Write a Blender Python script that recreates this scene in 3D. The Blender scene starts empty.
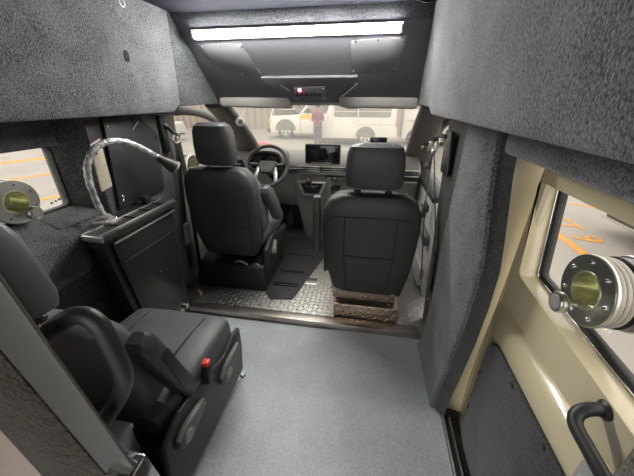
import bpy, bmesh, math, random
from mathutils import Vector, Matrix
random.seed(4)
C = bpy.context.scene.collection
S = bpy.context.scene
PI = math.pi

# ------------------------------------------------------------------ camera, world, exposure
cd = bpy.data.cameras.new('camera'); cam = bpy.data.objects.new('camera', cd); C.objects.link(cam)
cd.sensor_width = 36; cd.lens = 290 / 634 * 36; cd.clip_start = .01
cam.location = (0, 0, 1.35)
cam.rotation_euler = (math.radians(90 - 25.44), 0, math.radians(9.9))
S.camera = cam
w = bpy.data.worlds.new('World'); S.world = w; w.use_nodes = True
bg = w.node_tree.nodes['Background']
bg.inputs[0].default_value = (1.0, .965, .915, 1); bg.inputs[1].default_value = 1.0
S.view_settings.view_transform = 'Standard'; S.view_settings.look = 'None'
S.view_settings.gamma = 1; S.view_settings.use_curve_mapping = False
S.view_settings.exposure = 1.5
LED_STRENGTH = 58.0

# ------------------------------------------------------------------ materials
def nd(nt, t, **k):
    n = nt.nodes.new(t)
    for a, v in k.items(): setattr(n, a, v)
    return n
def pm(name, col, rough=.5, metal=0, spec=.5, var=None, bump=None, coat=0, emit=None, sheen=0, col2=None):
    """var=(scale, low, high) colour mottling; bump=(scale, strength, distance)"""
    m = bpy.data.materials.new(name); m.use_nodes = True
    nt = m.node_tree; p = nt.nodes['Principled BSDF']
    p.inputs['Base Color'].default_value = (*col, 1)
    p.inputs['Roughness'].default_value = rough; p.inputs['Metallic'].default_value = metal
    p.inputs['Specular IOR Level'].default_value = spec
    p.inputs['Coat Weight'].default_value = coat; p.inputs['Coat Roughness'].default_value = .08
    p.inputs['Sheen Weight'].default_value = sheen
    tc = nd(nt, 'ShaderNodeTexCoord')
    if var or col2:
        sc, lo, hi = var
        n = nd(nt, 'ShaderNodeTexNoise'); n.inputs['Scale'].default_value = sc; n.inputs['Detail'].default_value = 4
        nt.links.new(tc.outputs['Object'], n.inputs['Vector'])
        r = nd(nt, 'ShaderNodeValToRGB'); e = r.color_ramp.elements
        e[0].position = .32; e[1].position = .68
        c2 = col2 or col
        e[0].color = (*[c * lo for c in col], 1); e[1].color = (*[min(1, c * hi) for c in c2], 1)
        nt.links.new(n.outputs['Fac'], r.inputs[0]); nt.links.new(r.outputs[0], p.inputs['Base Color'])
    if bump:
        sc, st, di = bump
        n = nd(nt, 'ShaderNodeTexNoise'); n.inputs['Scale'].default_value = sc; n.inputs['Detail'].default_value = 3
        nt.links.new(tc.outputs['Object'], n.inputs['Vector'])
        b = nd(nt, 'ShaderNodeBump'); b.inputs['Strength'].default_value = st; b.inputs['Distance'].default_value = di
        nt.links.new(n.outputs['Fac'], b.inputs['Height']); nt.links.new(b.outputs[0], p.inputs['Normal'])
    if emit:
        p.inputs['Emission Color'].default_value = (*emit[0], 1); p.inputs['Emission Strength'].default_value = emit[1]
    return m
def carpet_mat(name, col, lo=.45, hi=1.7, fibre=170):
    m = pm(name, col, .95, spec=.15, sheen=.25)
    nt = m.node_tree; p = nt.nodes['Principled BSDF']; tc = nt.nodes['Texture Coordinate']
    a = nd(nt, 'ShaderNodeTexNoise'); a.inputs['Scale'].default_value = fibre; a.inputs['Detail'].default_value = 3; a.inputs['Distortion'].default_value = .6
    b = nd(nt, 'ShaderNodeTexNoise'); b.inputs['Scale'].default_value = 7; b.inputs['Detail'].default_value = 5
    for n in (a, b): nt.links.new(tc.outputs['Object'], n.inputs['Vector'])
    mx = nd(nt, 'ShaderNodeMath', operation='MULTIPLY_ADD'); mx.inputs[1].default_value = .42
    nt.links.new(b.outputs['Fac'], mx.inputs[0]); nt.links.new(a.outputs['Fac'], mx.inputs[2])
    r = nd(nt, 'ShaderNodeValToRGB'); e = r.color_ramp.elements; e[0].position = .53; e[1].position = .86
    e[0].color = (*[c * lo for c in col], 1); e[1].color = (*[c * hi for c in col], 1)
    nt.links.new(mx.outputs[0], r.inputs[0]); nt.links.new(r.outputs[0], p.inputs['Base Color'])
    bu = nd(nt, 'ShaderNodeBump'); bu.inputs['Strength'].default_value = .8; bu.inputs['Distance'].default_value = .005
    nt.links.new(a.outputs['Fac'], bu.inputs['Height']); nt.links.new(bu.outputs[0], p.inputs['Normal'])
    return m
def tread_mat(name, col, axes=(0, 1), rough=.34, pitch=.034):
    m = pm(name, col, rough, 1.0)
    nt = m.node_tree; p = nt.nodes['Principled BSDF']; tc = nt.nodes['Texture Coordinate']
    sx = nd(nt, 'ShaderNodeSeparateXYZ'); nt.links.new(tc.outputs['Object'], sx.inputs[0])
    def M(op, a, b=None, c=None):
        n = nd(nt, 'ShaderNodeMath', operation=op)
        for i, v in enumerate((a, b, c)):
            if v is None: continue
            if isinstance(v, (int, float)): n.inputs[i].default_value = v
            else: nt.links.new(v, n.inputs[i])
        return n.outputs[0]
    u = M('MULTIPLY', sx.outputs[axes[0]], 1 / pitch); v = M('MULTIPLY', sx.outputs[axes[1]], 1 / pitch)
    par = M('FLOORED_MODULO', M('ADD', M('FLOOR', u), M('FLOOR', v)), 2.0)
    fx = M('SUBTRACT', M('FRACT', u), .5); fy = M('SUBTRACT', M('FRACT', v), .5)
    s = M('MULTIPLY', M('ADD', fx, fy), .7071); d = M('MULTIPLY', M('SUBTRACT', fx, fy), .7071)
    s2, d2 = M('MULTIPLY', s, s), M('MULTIPLY', d, d)
    ip = M('SUBTRACT', 1.0, par)
    lon = M('ADD', M('MULTIPLY', s2, par), M('MULTIPLY', d2, ip)); sho = M('ADD', M('MULTIPLY', d2, par), M('MULTIPLY', s2, ip))
    h = M('MAXIMUM', 0.0, M('SUBTRACT', 1.0, M('ADD', M('MULTIPLY', lon, 1 / .27), M('MULTIPLY', sho, 1 / .026))))
    bu = nd(nt, 'ShaderNodeBump'); bu.inputs['Strength'].default_value = 1; bu.inputs['Distance'].default_value = .004
    nt.links.new(h, bu.inputs['Height']); nt.links.new(bu.outputs[0], p.inputs['Normal'])
    n = nd(nt, 'ShaderNodeTexNoise'); n.inputs['Scale'].default_value = 9; nt.links.new(tc.outputs['Object'], n.inputs['Vector'])
    nt.links.new(M('MULTIPLY_ADD', n.outputs['Fac'], .35, rough - .14), p.inputs['Roughness'])
    return m
def glass_mat(name, tint=(1, 1, 1), dust=0.0):
    m = bpy.data.materials.new(name); m.use_nodes = True; nt = m.node_tree; nt.nodes.clear()
    o = nd(nt, 'ShaderNodeOutputMaterial'); t = nd(nt, 'ShaderNodeBsdfTransparent'); t.inputs[0].default_value = (*tint, 1)
    g = nd(nt, 'ShaderNodeBsdfGlossy'); g.inputs['Roughness'].default_value = .02
    lw = nd(nt, 'ShaderNodeLayerWeight'); lw.inputs[0].default_value = .5
    pw = nd(nt, 'ShaderNodeMath', operation='POWER'); pw.inputs[1].default_value = 5; nt.links.new(lw.outputs['Facing'], pw.inputs[0])
    f = nd(nt, 'ShaderNodeMath', operation='MULTIPLY_ADD'); f.inputs[1].default_value = .7; f.inputs[2].default_value = .025; nt.links.new(pw.outputs[0], f.inputs[0])
    mx = nd(nt, 'ShaderNodeMixShader'); nt.links.new(f.outputs[0], mx.inputs[0]); nt.links.new(t.outputs[0], mx.inputs[1]); nt.links.new(g.outputs[0], mx.inputs[2])
    last = mx
    if dust:
        d = nd(nt, 'ShaderNodeBsdfTranslucent'); d.inputs[0].default_value = (.9, .88, .84, 1)
        m2 = nd(nt, 'ShaderNodeMixShader'); m2.inputs[0].default_value = dust
        nt.links.new(mx.outputs[0], m2.inputs[1]); nt.links.new(d.outputs[0], m2.inputs[2]); last = m2
    nt.links.new(last.outputs[0], o.inputs[0])
    return m

CARPET = carpet_mat('charcoal_carpet', (.074, .078, .084), .25, 2.1, 190)
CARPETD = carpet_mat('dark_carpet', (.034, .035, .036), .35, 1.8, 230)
FLOORM = pm('grey_vinyl', (.47, .50, .54), .46, var=(2.6, .80, 1.16), bump=(300, .1, .001))
def speckle(m):                                           # fine dark and light flecks of the vinyl
    nt = m.node_tree; p = nt.nodes['Principled BSDF']; tc = nt.nodes['Texture Coordinate']
    src = p.inputs['Base Color'].links[0].from_socket
    n = nd(nt, 'ShaderNodeTexNoise'); n.inputs['Scale'].default_value = 150; n.inputs['Detail'].default_value = 3
    nt.links.new(tc.outputs['Object'], n.inputs['Vector'])
    r = nd(nt, 'ShaderNodeValToRGB'); e = r.color_ramp.elements; e[0].position = .3; e[1].position = .72
    e[0].color = (.78, .78, .78, 1); e[1].color = (1.14, 1.14, 1.12, 1)
    mx = nd(nt, 'ShaderNodeMix', data_type='RGBA', blend_type='MULTIPLY'); mx.inputs[0].default_value = 1
    nt.links.new(n.outputs['Fac'], r.inputs[0]); nt.links.new(src, mx.inputs[6]); nt.links.new(r.outputs[0], mx.inputs[7])
    nt.links.new(mx.outputs[2], p.inputs['Base Color'])
speckle(FLOORM)
TREAD = tread_mat('tread_plate', (.40, .39, .37), rough=.42)
TREADV = tread_mat('tread_plate_upright', (.50, .40, .31), (0, 2), pitch=.04)
ALU = pm('aluminium', (.68, .68, .67), .32, 1, bump=(40, .06, .002))
ALUD = pm('dull_aluminium', (.42, .41, .40), .42, 1)
CHROME = pm('chrome', (.78, .78, .77), .14, 1)
ZINC = pm('yellow_zinc', (.86, .86, .62), .3, .85, var=(14, .8, 1.1))
STEEL = pm('steel_ring', (.60, .60, .56), .3, 1, bump=(60, .05, .001))
BEIGE = pm('beige_paint', (.64, .56, .375), .25, coat=.6)
BEIGEP = pm('pale_pink_beige_paint', (.30, .245, .215), .35, coat=.3)
BLK = pm('black_plastic', (.020, .020, .021), .48, bump=(500, .12, .0006))
BLKS = pm('satin_black', (.014, .015, .017), .34)
RUB = pm('black_rubber', (.014, .014, .014), .6)
SEAT = pm('black_leatherette', (.042, .044, .048), .47, var=(6, .85, 1.15), bump=(14, .22, .012))
SEATL = pm('grey_black_leatherette', (.088, .091, .097), .5, var=(6, .85, 1.15), bump=(10, .22, .012))
SEATB = pm('brown_black_cover', (.026, .0245, .0235), .5, bump=(11, .22, .012))
STITCH = pm('stitch_line', (.012, .012, .012), .7)
HEADL = pm('dark_headliner', (.020, .022, .030), .95, spec=.05)
PANEL = pm('overhead_panel_vinyl', (.13, .13, .145), .6, bump=(200, .06, .001))
PLATEM = pm('grey_cover_plate', (.175, .175, .185), .65, bump=(60, .05, .001))
GREYP = pm('grey_plastic', (.27, .262, .25), .5, bump=(400, .1, .0006))
DASHM = pm('dark_dash', (.12, .118, .115), .5, bump=(300, .12, .0008))
LGREY = pm('light_grey_trim', (.36, .36, .355), .5)
VISOR = pm('visor_cloth', (.40, .38, .36), .8)
PILLAR = pm('pillar_trim', (.105, .10, .097), .6, bump=(200, .1, .001))
POSTM = pm('grey_satin_metal', (.10, .10, .097), .45, .3)
SCREEN = pm('dark_screen', (.010, .012, .015), .08)
GAUGE = pm('gauge_face', (.05, .05, .055), .2)
SILVER = pm('silver_trim', (.60, .59, .57), .3, .8)
WEB = pm('belt_webbing', (.020, .020, .021), .75, bump=(500, .3, .001))
RED = pm('red_button', (.75, .05, .04), .4)
LEDRED = pm('red_indicator', (.9, .05, .05), .4, emit=((1, .08, .10), 12))
LEDM = pm('led_tube', (1, 1, 1), .5, emit=((1, .985, .93), LED_STRENGTH))
WHITEP = pm('white_plastic', (.72, .71, .68), .4)
MATM = pm('ribbed_mat', (.018, .018, .019), .65, bump=(55, .5, .006))
FILM = pm('crinkled_clear_wrap', (.52, .53, .54), .16, .3, var=(38, .5, 1.4), bump=(48, 1.0, .012))
GLASS = glass_mat('clear_glass', (.97, .97, .96))
WSG = glass_mat('dusty_windscreen', (.95, .95, .93), .06)
WHITEC = pm('white_car_paint', (.60, .565, .50), .3, coat=.5)
SILVERC = pm('silver_car_paint', (.50, .49, .47), .3, coat=.5)
CARGL = pm('car_window', (.20, .19, .175), .1)
TYRE = pm('tyre_rubber', (.06, .058, .055), .8)
CONC = pm('concrete_ground', (.255, .232, .205), .75, var=(.8, .9, 1.08))
YEL = pm('yellow_floor_paint', (.48, .215, .03), .7)
CLAD = pm('cream_cladding', (.27, .23, .185), .7)
ORANGE = pm('orange_plate', (.85, .45, .05), .5)
LEVER = pm('lever_grey', (.13, .13, .132), .5)
REDP = pm('red_plastic', (.62, .06, .08), .5)

# ------------------------------------------------------------------ mesh helpers
def B(): return bmesh.new()
def merge(bm, t):
    me = bpy.data.meshes.new('tmp'); t.to_mesh(me); t.free(); bm.from_mesh(me); bpy.data.meshes.remove(me); return bm
def bev(t, o, seg=2, ang=.5):
    bmesh.ops.remove_doubles(t, verts=t.verts, dist=1e-6)
    es = [e for e in t.edges if len(e.link_faces) == 2 and e.calc_face_angle(0) > ang]
    bmesh.ops.bevel(t, geom=es, offset=o, segments=seg, affect='EDGES', profile=.5, clamp_overlap=True)
def box(bm, x0, x1, y0, y1, z0, z1, b=0, seg=2, rot=None):
    t = B(); bmesh.ops.create_cube(t, size=1)
    bmesh.ops.scale(t, vec=(x1 - x0, y1 - y0, z1 - z0), verts=t.verts)
    if b: bev(t, b, seg)
    if rot: bmesh.ops.rotate(t, cent=(0, 0, 0), matrix=rot, verts=t.verts)
    bmesh.ops.translate(t, vec=((x0 + x1) / 2, (y0 + y1) / 2, (z0 + z1) / 2), verts=t.verts)
    return merge(bm, t)
def hull(bm, pts, b=0, seg=2):
    t = B()
    for p in pts: t.verts.new(p)
    r = bmesh.ops.convex_hull(t, input=t.verts)
    bmesh.ops.dissolve_limit(t, angle_limit=.03, verts=t.verts, edges=t.edges)
    if b: bev(t, b, seg)
    return merge(bm, t)
def prism(bm, poly, ax, a0, a1, b=0, seg=2):
    """polygon in the two other axes, in cyclic order of axis names, pushed along ax"""
    def P(u, v, a): return {'x': (a, u, v), 'y': (u, a, v), 'z': (u, v, a)}[ax]
    t = B(); A = [t.verts.new(P(u, v, a0)) for u, v in poly]; Z = [t.verts.new(P(u, v, a1)) for u, v in poly]
    n = len(poly); t.faces.new(A); t.faces.new(Z[::-1])
    for i in range(n): t.faces.new((A[i], Z[i], Z[(i + 1) % n], A[(i + 1) % n]))
    bmesh.ops.recalc_face_normals(t, faces=t.faces)
    if b: bev(t, b, seg)
    return merge(bm, t)
def frame(bm, outer, inner, ax, a0, a1, b=0):
    """ring between two loops with the same number of points, pushed along ax"""
    def P(u, v, a): return {'x': (a, u, v), 'y': (u, a, v), 'z': (u, v, a)}[ax]
    t = B(); n = len(outer)
    O0 = [t.verts.new(P(*p, a0)) for p in outer]; O1 = [t.verts.new(P(*p, a1)) for p in outer]
    I0 = [t.verts.new(P(*p, a0)) for p in inner]; I1 = [t.verts.new(P(*p, a1)) for p in inner]
    for i in range(n):
        j = (i + 1) % n
        for q in ((O0[i], O0[j], I0[j], I0[i]), (O1[i], I1[i], I1[j], O1[j]), (O0[i], O1[i], O1[j], O0[j]), (I0[i], I0[j], I1[j], I1[i])): t.faces.new(q)
    bmesh.ops.recalc_face_normals(t, faces=t.faces)
    if b: bev(t, b, 2)
    return merge(bm, t)
def rloop(u0, u1, v0, v1, r, n=5):
    out = []
    for cu, cv, a in ((u1 - r, v1 - r, 0), (u0 + r, v1 - r, 90), (u0 + r, v0 + r, 180), (u1 - r, v0 + r, 270)):
        for k in range(n + 1):
            t = math.radians(a + 90 * k / n); out.append((cu + r * math.cos(t), cv + r * math.sin(t)))
    return out
def rings(bm, R, caps=True):
    t = B(); V = [[t.verts.new(p) for p in r] for r in R]; n = len(R[0])
    for a, b in zip(V, V[1:]):
        for i in range(n): t.faces.new((a[i], a[(i + 1) % n], b[(i + 1) % n], b[i]))
    if caps: t.faces.new(V[0][::-1]); t.faces.new(V[-1])
    bmesh.ops.recalc_face_normals(t, faces=t.faces)
    return merge(bm, t)
def sup(cx, cy, cz, ux, uy, a, b, e=4, n=28):
    """superellipse ring about a centre in the plane of two vectors"""
    ux, uy = Vector(ux), Vector(uy); c = Vector((cx, cy, cz)); out = []
    for k in range(n):
        t = 2 * PI * k / n; cs, sn = math.cos(t), math.sin(t)
        out.append(c + ux * (a * math.copysign(abs(cs) ** (2 / e), cs)) + uy * (b * math.copysign(abs(sn) ** (2 / e), sn)))
    return out
def pad(bm, secs, e=4, n=28, ux=(1, 0, 0)):
    """cushion shape: secs = (cx,cy,cz, half width, half depth, tilt) stacked; the depth direction leans by tilt about x"""
    R = []
    for cx, cy, cz, a, b, t in secs: R.append(sup(cx, cy, cz, ux, (0, math.cos(t), math.sin(t)), a, b, e, n))
    return rings(bm, R)
def spline(pts, k=6):
    P = [Vector(p) for p in pts]; P = [P[0] * 2 - P[1]] + P + [P[-1] * 2 - P[-2]]; out = []
    for i in range(1, len(P) - 2):
        for j in range(k):
            t = j / k; a, b, c, d = P[i - 1:i + 3]
            out.append(.5 * ((2 * b) + (c - a) * t + (2 * a - 5 * b + 4 * c - d) * t * t + (3 * b - a - 3 * c + d) * t ** 3))
    return out + [P[-2]]
def tube(bm, pts, r, n=12, k=6, sm=True):
    P = spline(pts, k) if sm else [Vector(p) for p in pts]; R = []; up = None
    for i, p in enumerate(P):
        d = (P[min(i + 1, len(P) - 1)] - P[max(i - 1, 0)]).normalized()
        if up is None: up = d.orthogonal().normalized()
        up = (up - d * up.dot(d)).normalized(); s = d.cross(up)
        rr = r[0] + (r[1] - r[0]) * i / (len(P) - 1) if isinstance(r, tuple) else r
        R.append([p + (up * math.cos(2 * PI * q / n) + s * math.sin(2 * PI * q / n)) * rr for q in range(n)])
    return rings(bm, R)
def ribbon(bm, pts, side, w, t=.0018, k=6):
    P = spline(pts, k); R = []; s = Vector(side).normalized()
    for i, p in enumerate(P):
        d = (P[min(i + 1, len(P) - 1)] - P[max(i - 1, 0)]).normalized(); ss = (s - d * s.dot(d)).normalized(); nn = d.cross(ss)
        R.append([p + ss * w / 2 + nn * t, p - ss * w / 2 + nn * t, p - ss * w / 2 - nn * t, p + ss * w / 2 - nn * t])
    return rings(bm, R)
def lathe(bm, prof, c, ax, n=32):
    """prof = (radius, height along ax); closed when first and last radius are 0"""
    ax = Vector(ax).normalized(); u = ax.orthogonal().normalized(); v = ax.cross(u); c = Vector(c); t = B(); V = []
    for r, h in prof:
        if r < 1e-6: V.append([t.verts.new(c + ax * h)])
        else: V.append([t.verts.new(c + ax * h + (u * math.cos(2 * PI * k / n) + v * math.sin(2 * PI * k / n)) * r) for k in range(n)])
    for a, b in zip(V, V[1:]):
        for k in range(n):
            j = (k + 1) % n
            if len(a) == 1 and len(b) == 1: break
            if len(a) == 1: t.faces.new((a[0], b[j], b[k]))
            elif len(b) == 1: t.faces.new((a[k], a[j], b[0]))
            else: t.faces.new((a[k], a[j], b[j], b[k]))
    bmesh.ops.recalc_face_normals(t, faces=t.faces)
    return merge(bm, t)
def knobp(r, h, b=.1): return [(0, 0), (r, 0), (r, h - b * r), (r * (1 - b), h), (0, h)]

LOC = {}
def mk(name, bm, m, parent=None, ang=35, loc=None):
    me = bpy.data.meshes.new(name)
    xs = [v.co for v in bm.verts]
    if loc is None:
        lo = Vector([min(c[i] for c in xs) for i in range(3)]); hi = Vector([max(c[i] for c in xs) for i in range(3)])
        loc = Vector(((lo.x + hi.x) / 2, (lo.y + hi.y) / 2, lo.z))
    bmesh.ops.translate(bm, vec=-Vector(loc), verts=bm.verts)
    bm.to_mesh(me); bm.free()
    for f in me.polygons: f.use_smooth = True
    me.set_sharp_from_angle(angle=math.radians(ang))
    me.materials.append(m)
    o = bpy.data.objects.new(name, me); C.objects.link(o)
    o.location = Vector(loc) - (LOC[parent.name] if parent else Vector())
    LOC[o.name] = Vector(loc)
    if parent: o.parent = parent
    return o
def struct(name, bm, m, parent=None, ang=35):
    o = mk(name, bm, m, parent, ang)
    if not parent: o['kind'] = 'structure'
    return o
def tag(o, label, cat, group=None):
    o['label'] = label; o['category'] = cat
    if group: o['group'] = group
    return o
def thing(name, label, cat, loc, group=None):
    o = bpy.data.objects.new(name, None); C.objects.link(o); o.location = loc; o.empty_display_size = .1
    LOC[o.name] = Vector(loc); return tag(o, label, cat, group)
def X(o): return o

# ================================================================== THE SETTING
XL, XR = -1.47, .62
struct('floor', box(B(), -1.36, .425, -.9, 1.455, -.05, 0), FLOORM)
struct('cab_floor', box(B(), -1.42, .5, 1.50, 3.0, -.05, .04, .002), TREAD)
b = B(); box(b, -1.33, .385, 1.448, 1.462, 0.0, .042, .002); box(b, -1.33, .385, 1.448, 1.515, .040, .046, .002)
struct('trim_1', b, pm('step_edge_metal', (.46, .42, .38), .38, 1, var=(9, .75, 1.2), bump=(25, .2, .003)))
# floor skirt under the cab and outer sills
struct('trim_2', box(B(), -1.5, .62, -.9, 3.1, -.14, -.052), RUB)

# ceiling
struct('ceiling', box(B(), XL - .03, XR, -.9, 1.90, 1.78, 1.82), HEADL)
b = B(); hull(b, [(x, y, z) for x in (-1.2, .30) for y, z in ((1.795, 1.785), (1.90, 1.785), (1.83, 1.715), (1.90, 1.715))], .006)
struct('trim_3', b, carpet_mat('headliner_carpet', (.11, .115, .13)))
b = B(); hull(b, [(-1.22, 1.835, 1.72), (.31, 1.835, 1.72), (-1.22, 1.90, 1.79), (.31, 1.90, 1.79), (-1.12, 2.095, 1.335), (.31, 2.095, 1.335), (-1.12, 2.15, 1.335), (.31, 2.15, 1.335)], .004)
struct('trim_4', b, PANEL)                                        # sloping front overhead panel
b = B(); hull(b, [(x, y, z) for x in (-1.2, .40) for y, z in ((2.10, 1.325), (2.10, 1.37), (2.28, 1.315), (2.28, 1.36))], .008)
struct('trim_5', b, VISOR)                                        # header above the windscreen
struct('trim_15', hull(B(), [(x, y, z) for x in (XL, XR) for y, z in ((1.86, 1.80), (1.90, 1.84), (2.20, 1.38), (2.26, 1.40))]), WHITEC)  # roof skin

# upper carpet panels
def upper(name, xi_lo, xi_hi, xo, y1):
    b = B(); s = 1 if xo > xi_lo else -1
    pr = [(xi_lo, 1.285), (xi_lo - s * .006, 1.31), (xi_hi, 1.785), (xo, 1.785), (xo, 1.285)]
    hull(b, [(x, -.9, z) for x, z in pr] + [(x, y1, z) for x, z in pr[2:4]] + [(x, y1, 1.33) for x in (xi_lo - s * .01, xo)] + [(x, y1 - .06, 1.285) for x in (xi_lo, xo)], .008, 3)
    return struct(name, b, CARPET)
upper('wall_left_upper', -1.15, -1.12, XL - .02, 1.755)
upper('wall_right_upper', .285, .245, XR - .01, 1.68)
b = B(); hull(b, [(-1.16, 1.762, 1.315), (-1.125, 1.762, 1.785), (XL, 1.762, 1.785), (XL, 1.762, 1.315), (-1.20, 1.90, 1.785), (-1.06, 2.13, 1.33), (-1.1, 2.2, 1.33), (XL, 2.2, 1.33), (XL, 1.90, 1.785)], .006)
struct('trim_6', b, CARPET)
b = B(); hull(b, [(.285, 1.69, 1.315), (.25, 1.69, 1.785), (XR, 1.69, 1.785), (XR, 1.69, 1.315), (.27, 1.90, 1.785), (.285, 2.13, 1.33), (.30, 2.2, 1.33), (XR, 2.2, 1.33), (XR, 1.90, 1.785)], .006)
struct('trim_7', b, CARPET)

# left wall: carpeted lower wall, ledge, window recess
b = B()
box(b, XL, -1.31, -.9, 1.76, -.05, .66)
prism(b, [(XL, .60), (-1.29, .60), (-1.25, .65), (-1.25, .80), (-1.262, .812), (-1.40, .885), (XL, .885)], 'y', -.9, 1.0, .006)
prism(b, [(XL, .60), (-1.305, .60), (-1.305, .84), (-1.40, .886), (XL, .886)], 'y', .95, 1.22)
struct('wall_left', b, CARPET)
b = B(); box(b, XL, -1.385, -.9, 1.16, 1.165, 1.286); hull(b, [(XL, 1.125, .70), (-1.41, 1.125, .70), (-1.28, 1.20, .70), (-1.28, 1.75, .70), (XL, 1.75, .70), (XL, 1.125, 1.286), (-1.41, 1.125, 1.286), (-1.28, 1.20, 1.286), (-1.28, 1.75, 1.286), (XL, 1.75, 1.286), (-1.28, 1.75, .0), (XL, 1.75, 0), (XL, 1.2, .5)], .008)
box(b, XL, -1.40, -.9, .32, .8, 1.2)
struct('trim_8', b, CARPET)
# window_1, left side pane with its rubber frame
o, i_ = rloop(.29, 1.145, .868, 1.188, .03), rloop(.315, 1.118, .895, 1.162, .025)
w1 = struct('window_1', frame(B(), o, i_, 'x', -1.445, -1.412, .003), RUB)
mk('window_pane', prism(B(), rloop(.31, 1.12, .89, 1.168, .025), 'x', -1.435, -1.430), GLASS, w1)
# faint etched maker stamp of three marks low in the pane corner
b = B()
for k, (yy, ww) in enumerate(((1.045, .012), (1.066, .010), (1.083, .014))): box(b, -1.4295, -1.4285, yy, yy + ww, .915 + .003 * k, .924 + .003 * k)
mk('glass_stamp', b, pm('grey_stamp', (.25, .24, .22), .6), w1)

# left B-pillar, driver's door
b = B(); hull(b, [(-1.30, 1.60, .04), (-1.279, 1.56, 1.28), (XL, 1.60, 1.28), (XL, 1.60, .04), (-1.275, 1.765, 1.28), (-1.38, 1.97, .04), (-1.36, 1.99, 1.27), (XL, 1.99, 1.29), (XL, 1.97, .04)], .02, 3)
struct('trim_9', b, PILLAR)
d1 = struct('door_1', box(B(), XL, -1.395, 1.995, 3.05, -.05, .79, .025, 3), GREYP)
b = B(); tube(b, [(-1.43, 2.0, 1.28), (-1.43, 2.35, 1.265), (-1.42, 2.62, 1.20), (-1.41, 2.80, 1.08), (-1.40, 2.95, .93), (-1.39, 3.03, .78)], .032, 10)
mk('window_frame', b, PILLAR, d1)
b = B(); prism(b, [(1.98, .78), (3.02, .78), (2.94, .95), (2.80, 1.09), (2.62, 1.205), (2.35, 1.27), (1.98, 1.28)], 'x', -1.437, -1.432)
mk('window_pane', b, GLASS, d1)
b = B(); box(b, -1.40, -1.345, 2.2, 2.9, .40, .46, .02); box(b, -1.40, -1.33, 2.15, 2.95, .08, .2, .02)
mk('door_pocket', b, BLK, d1)

# right: B-pillar cover, header, sliding door, C-pillar cover
b = B(); RR = []; RE = []
for z, xf, yf, yr in ((0, .375, 1.40, 1.0), (.10, .372, 1.34, 1.0), (.35, .368, 1.29, .955), (.55, .366, 1.275, .925), (.72, .365, 1.285, .912), (.86, .364, 1.285, .915), (.96, .362, 1.27, .945), (1.13, .360, 1.25, 1.005), (1.286, .358, 1.245, 1.04)):
    RR.append([(xf, yf, z), (xf + .004, yf - .03, z), (.384, yr + .012, z), (.390, yr + .001, z), (.404, yr, z), (.404, yr + .05, z), (.47, yr + .12, z), (.47, yf + .02, z), (xf + .035, yf + .03, z)])
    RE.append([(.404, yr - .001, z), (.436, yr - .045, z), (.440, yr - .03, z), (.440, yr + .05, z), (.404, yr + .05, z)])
rings(b, RR); pc = struct('wall_right', b, CARPET, ang=28)
b = B(); rings(b, RE); mk('pillar_return', b, CARPETD, pc)  # darker carpet colour paints in the shade on this rear-facing edge
b = B(); hull(b, [(.430, 1.40, .02), (.47, 1.30, 1.286), (.60, 1.30, 1.286), (.60, 1.30, .02), (.430, 1.62, .04), (.435, 1.66, .6), (.445, 1.82, 1.0), (.46, 2.0, 1.286), (.58, 1.70, .04), (.60, 2.05, 1.286)], .012)
struct('trim_10', b, pm('dark_pillar_trim', (.035, .035, .036), .6, bump=(200, .1, .001)))
b = B(); prism(b, [(.398, 1.286), (.398, 1.215), (.41, 1.203), (.60, 1.19), (.60, 1.286)], 'y', -.9, .985, .006)
struct('trim_11', b, CARPET)
# sliding door
d2 = struct('door_2', B() if False else box(B(), .505, .60, -.85, .985, -.12, .62, .03, 3), BEIGE)
b = B()
def dl(u0, u1, v0, v1, r): return [(u + ((v - .965) * .19 + .016 if u > .5 else 0), v - ((.94 - u) * .07 - .010 if v < .95 else 0)) for u, v in rloop(u0, u1, v0, v1, r)]
frame(b, rloop(-.85, .985, .60, 1.215, .05), dl(.10, .945, .81, 1.124, .02), 'x', .525, .585, .006)
mk('upper_panel', b, BEIGE, d2)
b = B(); prism(b, [(.515, .55), (.492, .575), (.492, .645), (.505, .67), (.56, .70), (.56, .55)], 'y', -.6, .94, .01, 2)
mk('ridge', b, BEIGE, d2)
b = B(); tube(b, [(.545, 1.0, -.08), (.54, 1.005, .3), (.545, .985, .7), (.55, .985, 1.0), (.555, .99, 1.20)], .022, 10)
mk('front_flange', b, BEIGE, d2)
b = B(); frame(b, dl(.085, .960, .80, 1.136, .02), dl(.112, .928, .826, 1.112, .012), 'x', .584, .606, .003)
mk('window_seal', b, RUB, d2)
b = B(); frame(b, dl(.100, .944, .811, 1.123, .018), dl(.104, .940, .815, 1.119, .016), 'x', .578, .586, .001)
mk('seal_bead', b, CHROME, d2)
mk('window_pane', prism(B(), dl(.10, .94, .82, 1.118, .018), 'x', .590, .595), GLASS, d2)
b = B(); prism(b, rloop(.36, .900, .02, .585, .085, 8), 'x', .484, .507, .006, 2)
ci = mk('carpet_insert', b, CARPETD, d2)
b = B()
for y, z in ((.86, .567), (.70, .563), (.52, .567), (.885, .40), (.885, .2), (.43, .567)): lathe(b, knobp(.007, .004), (.485, y, z), (-1, 0, 0), 12)
mk('rivet', b, BLK, ci)
b = B(); box(b, .47, .507, .30, .43, .60, .70, .012); mk('handle_bracket', b, LGREY, d2)
# door jamb behind the pillar cover
struct('trim_12', hull(B(), [(.445, 1.06, -.1), (.60, 1.03, -.1), (.445, 1.06, 1.286), (.60, 1.03, 1.286), (.445, 1.12, -.1), (.60, 1.12, -.1), (.445, 1.12, 1.286), (.60, 1.12, 1.286)], .01), BEIGE)
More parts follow.
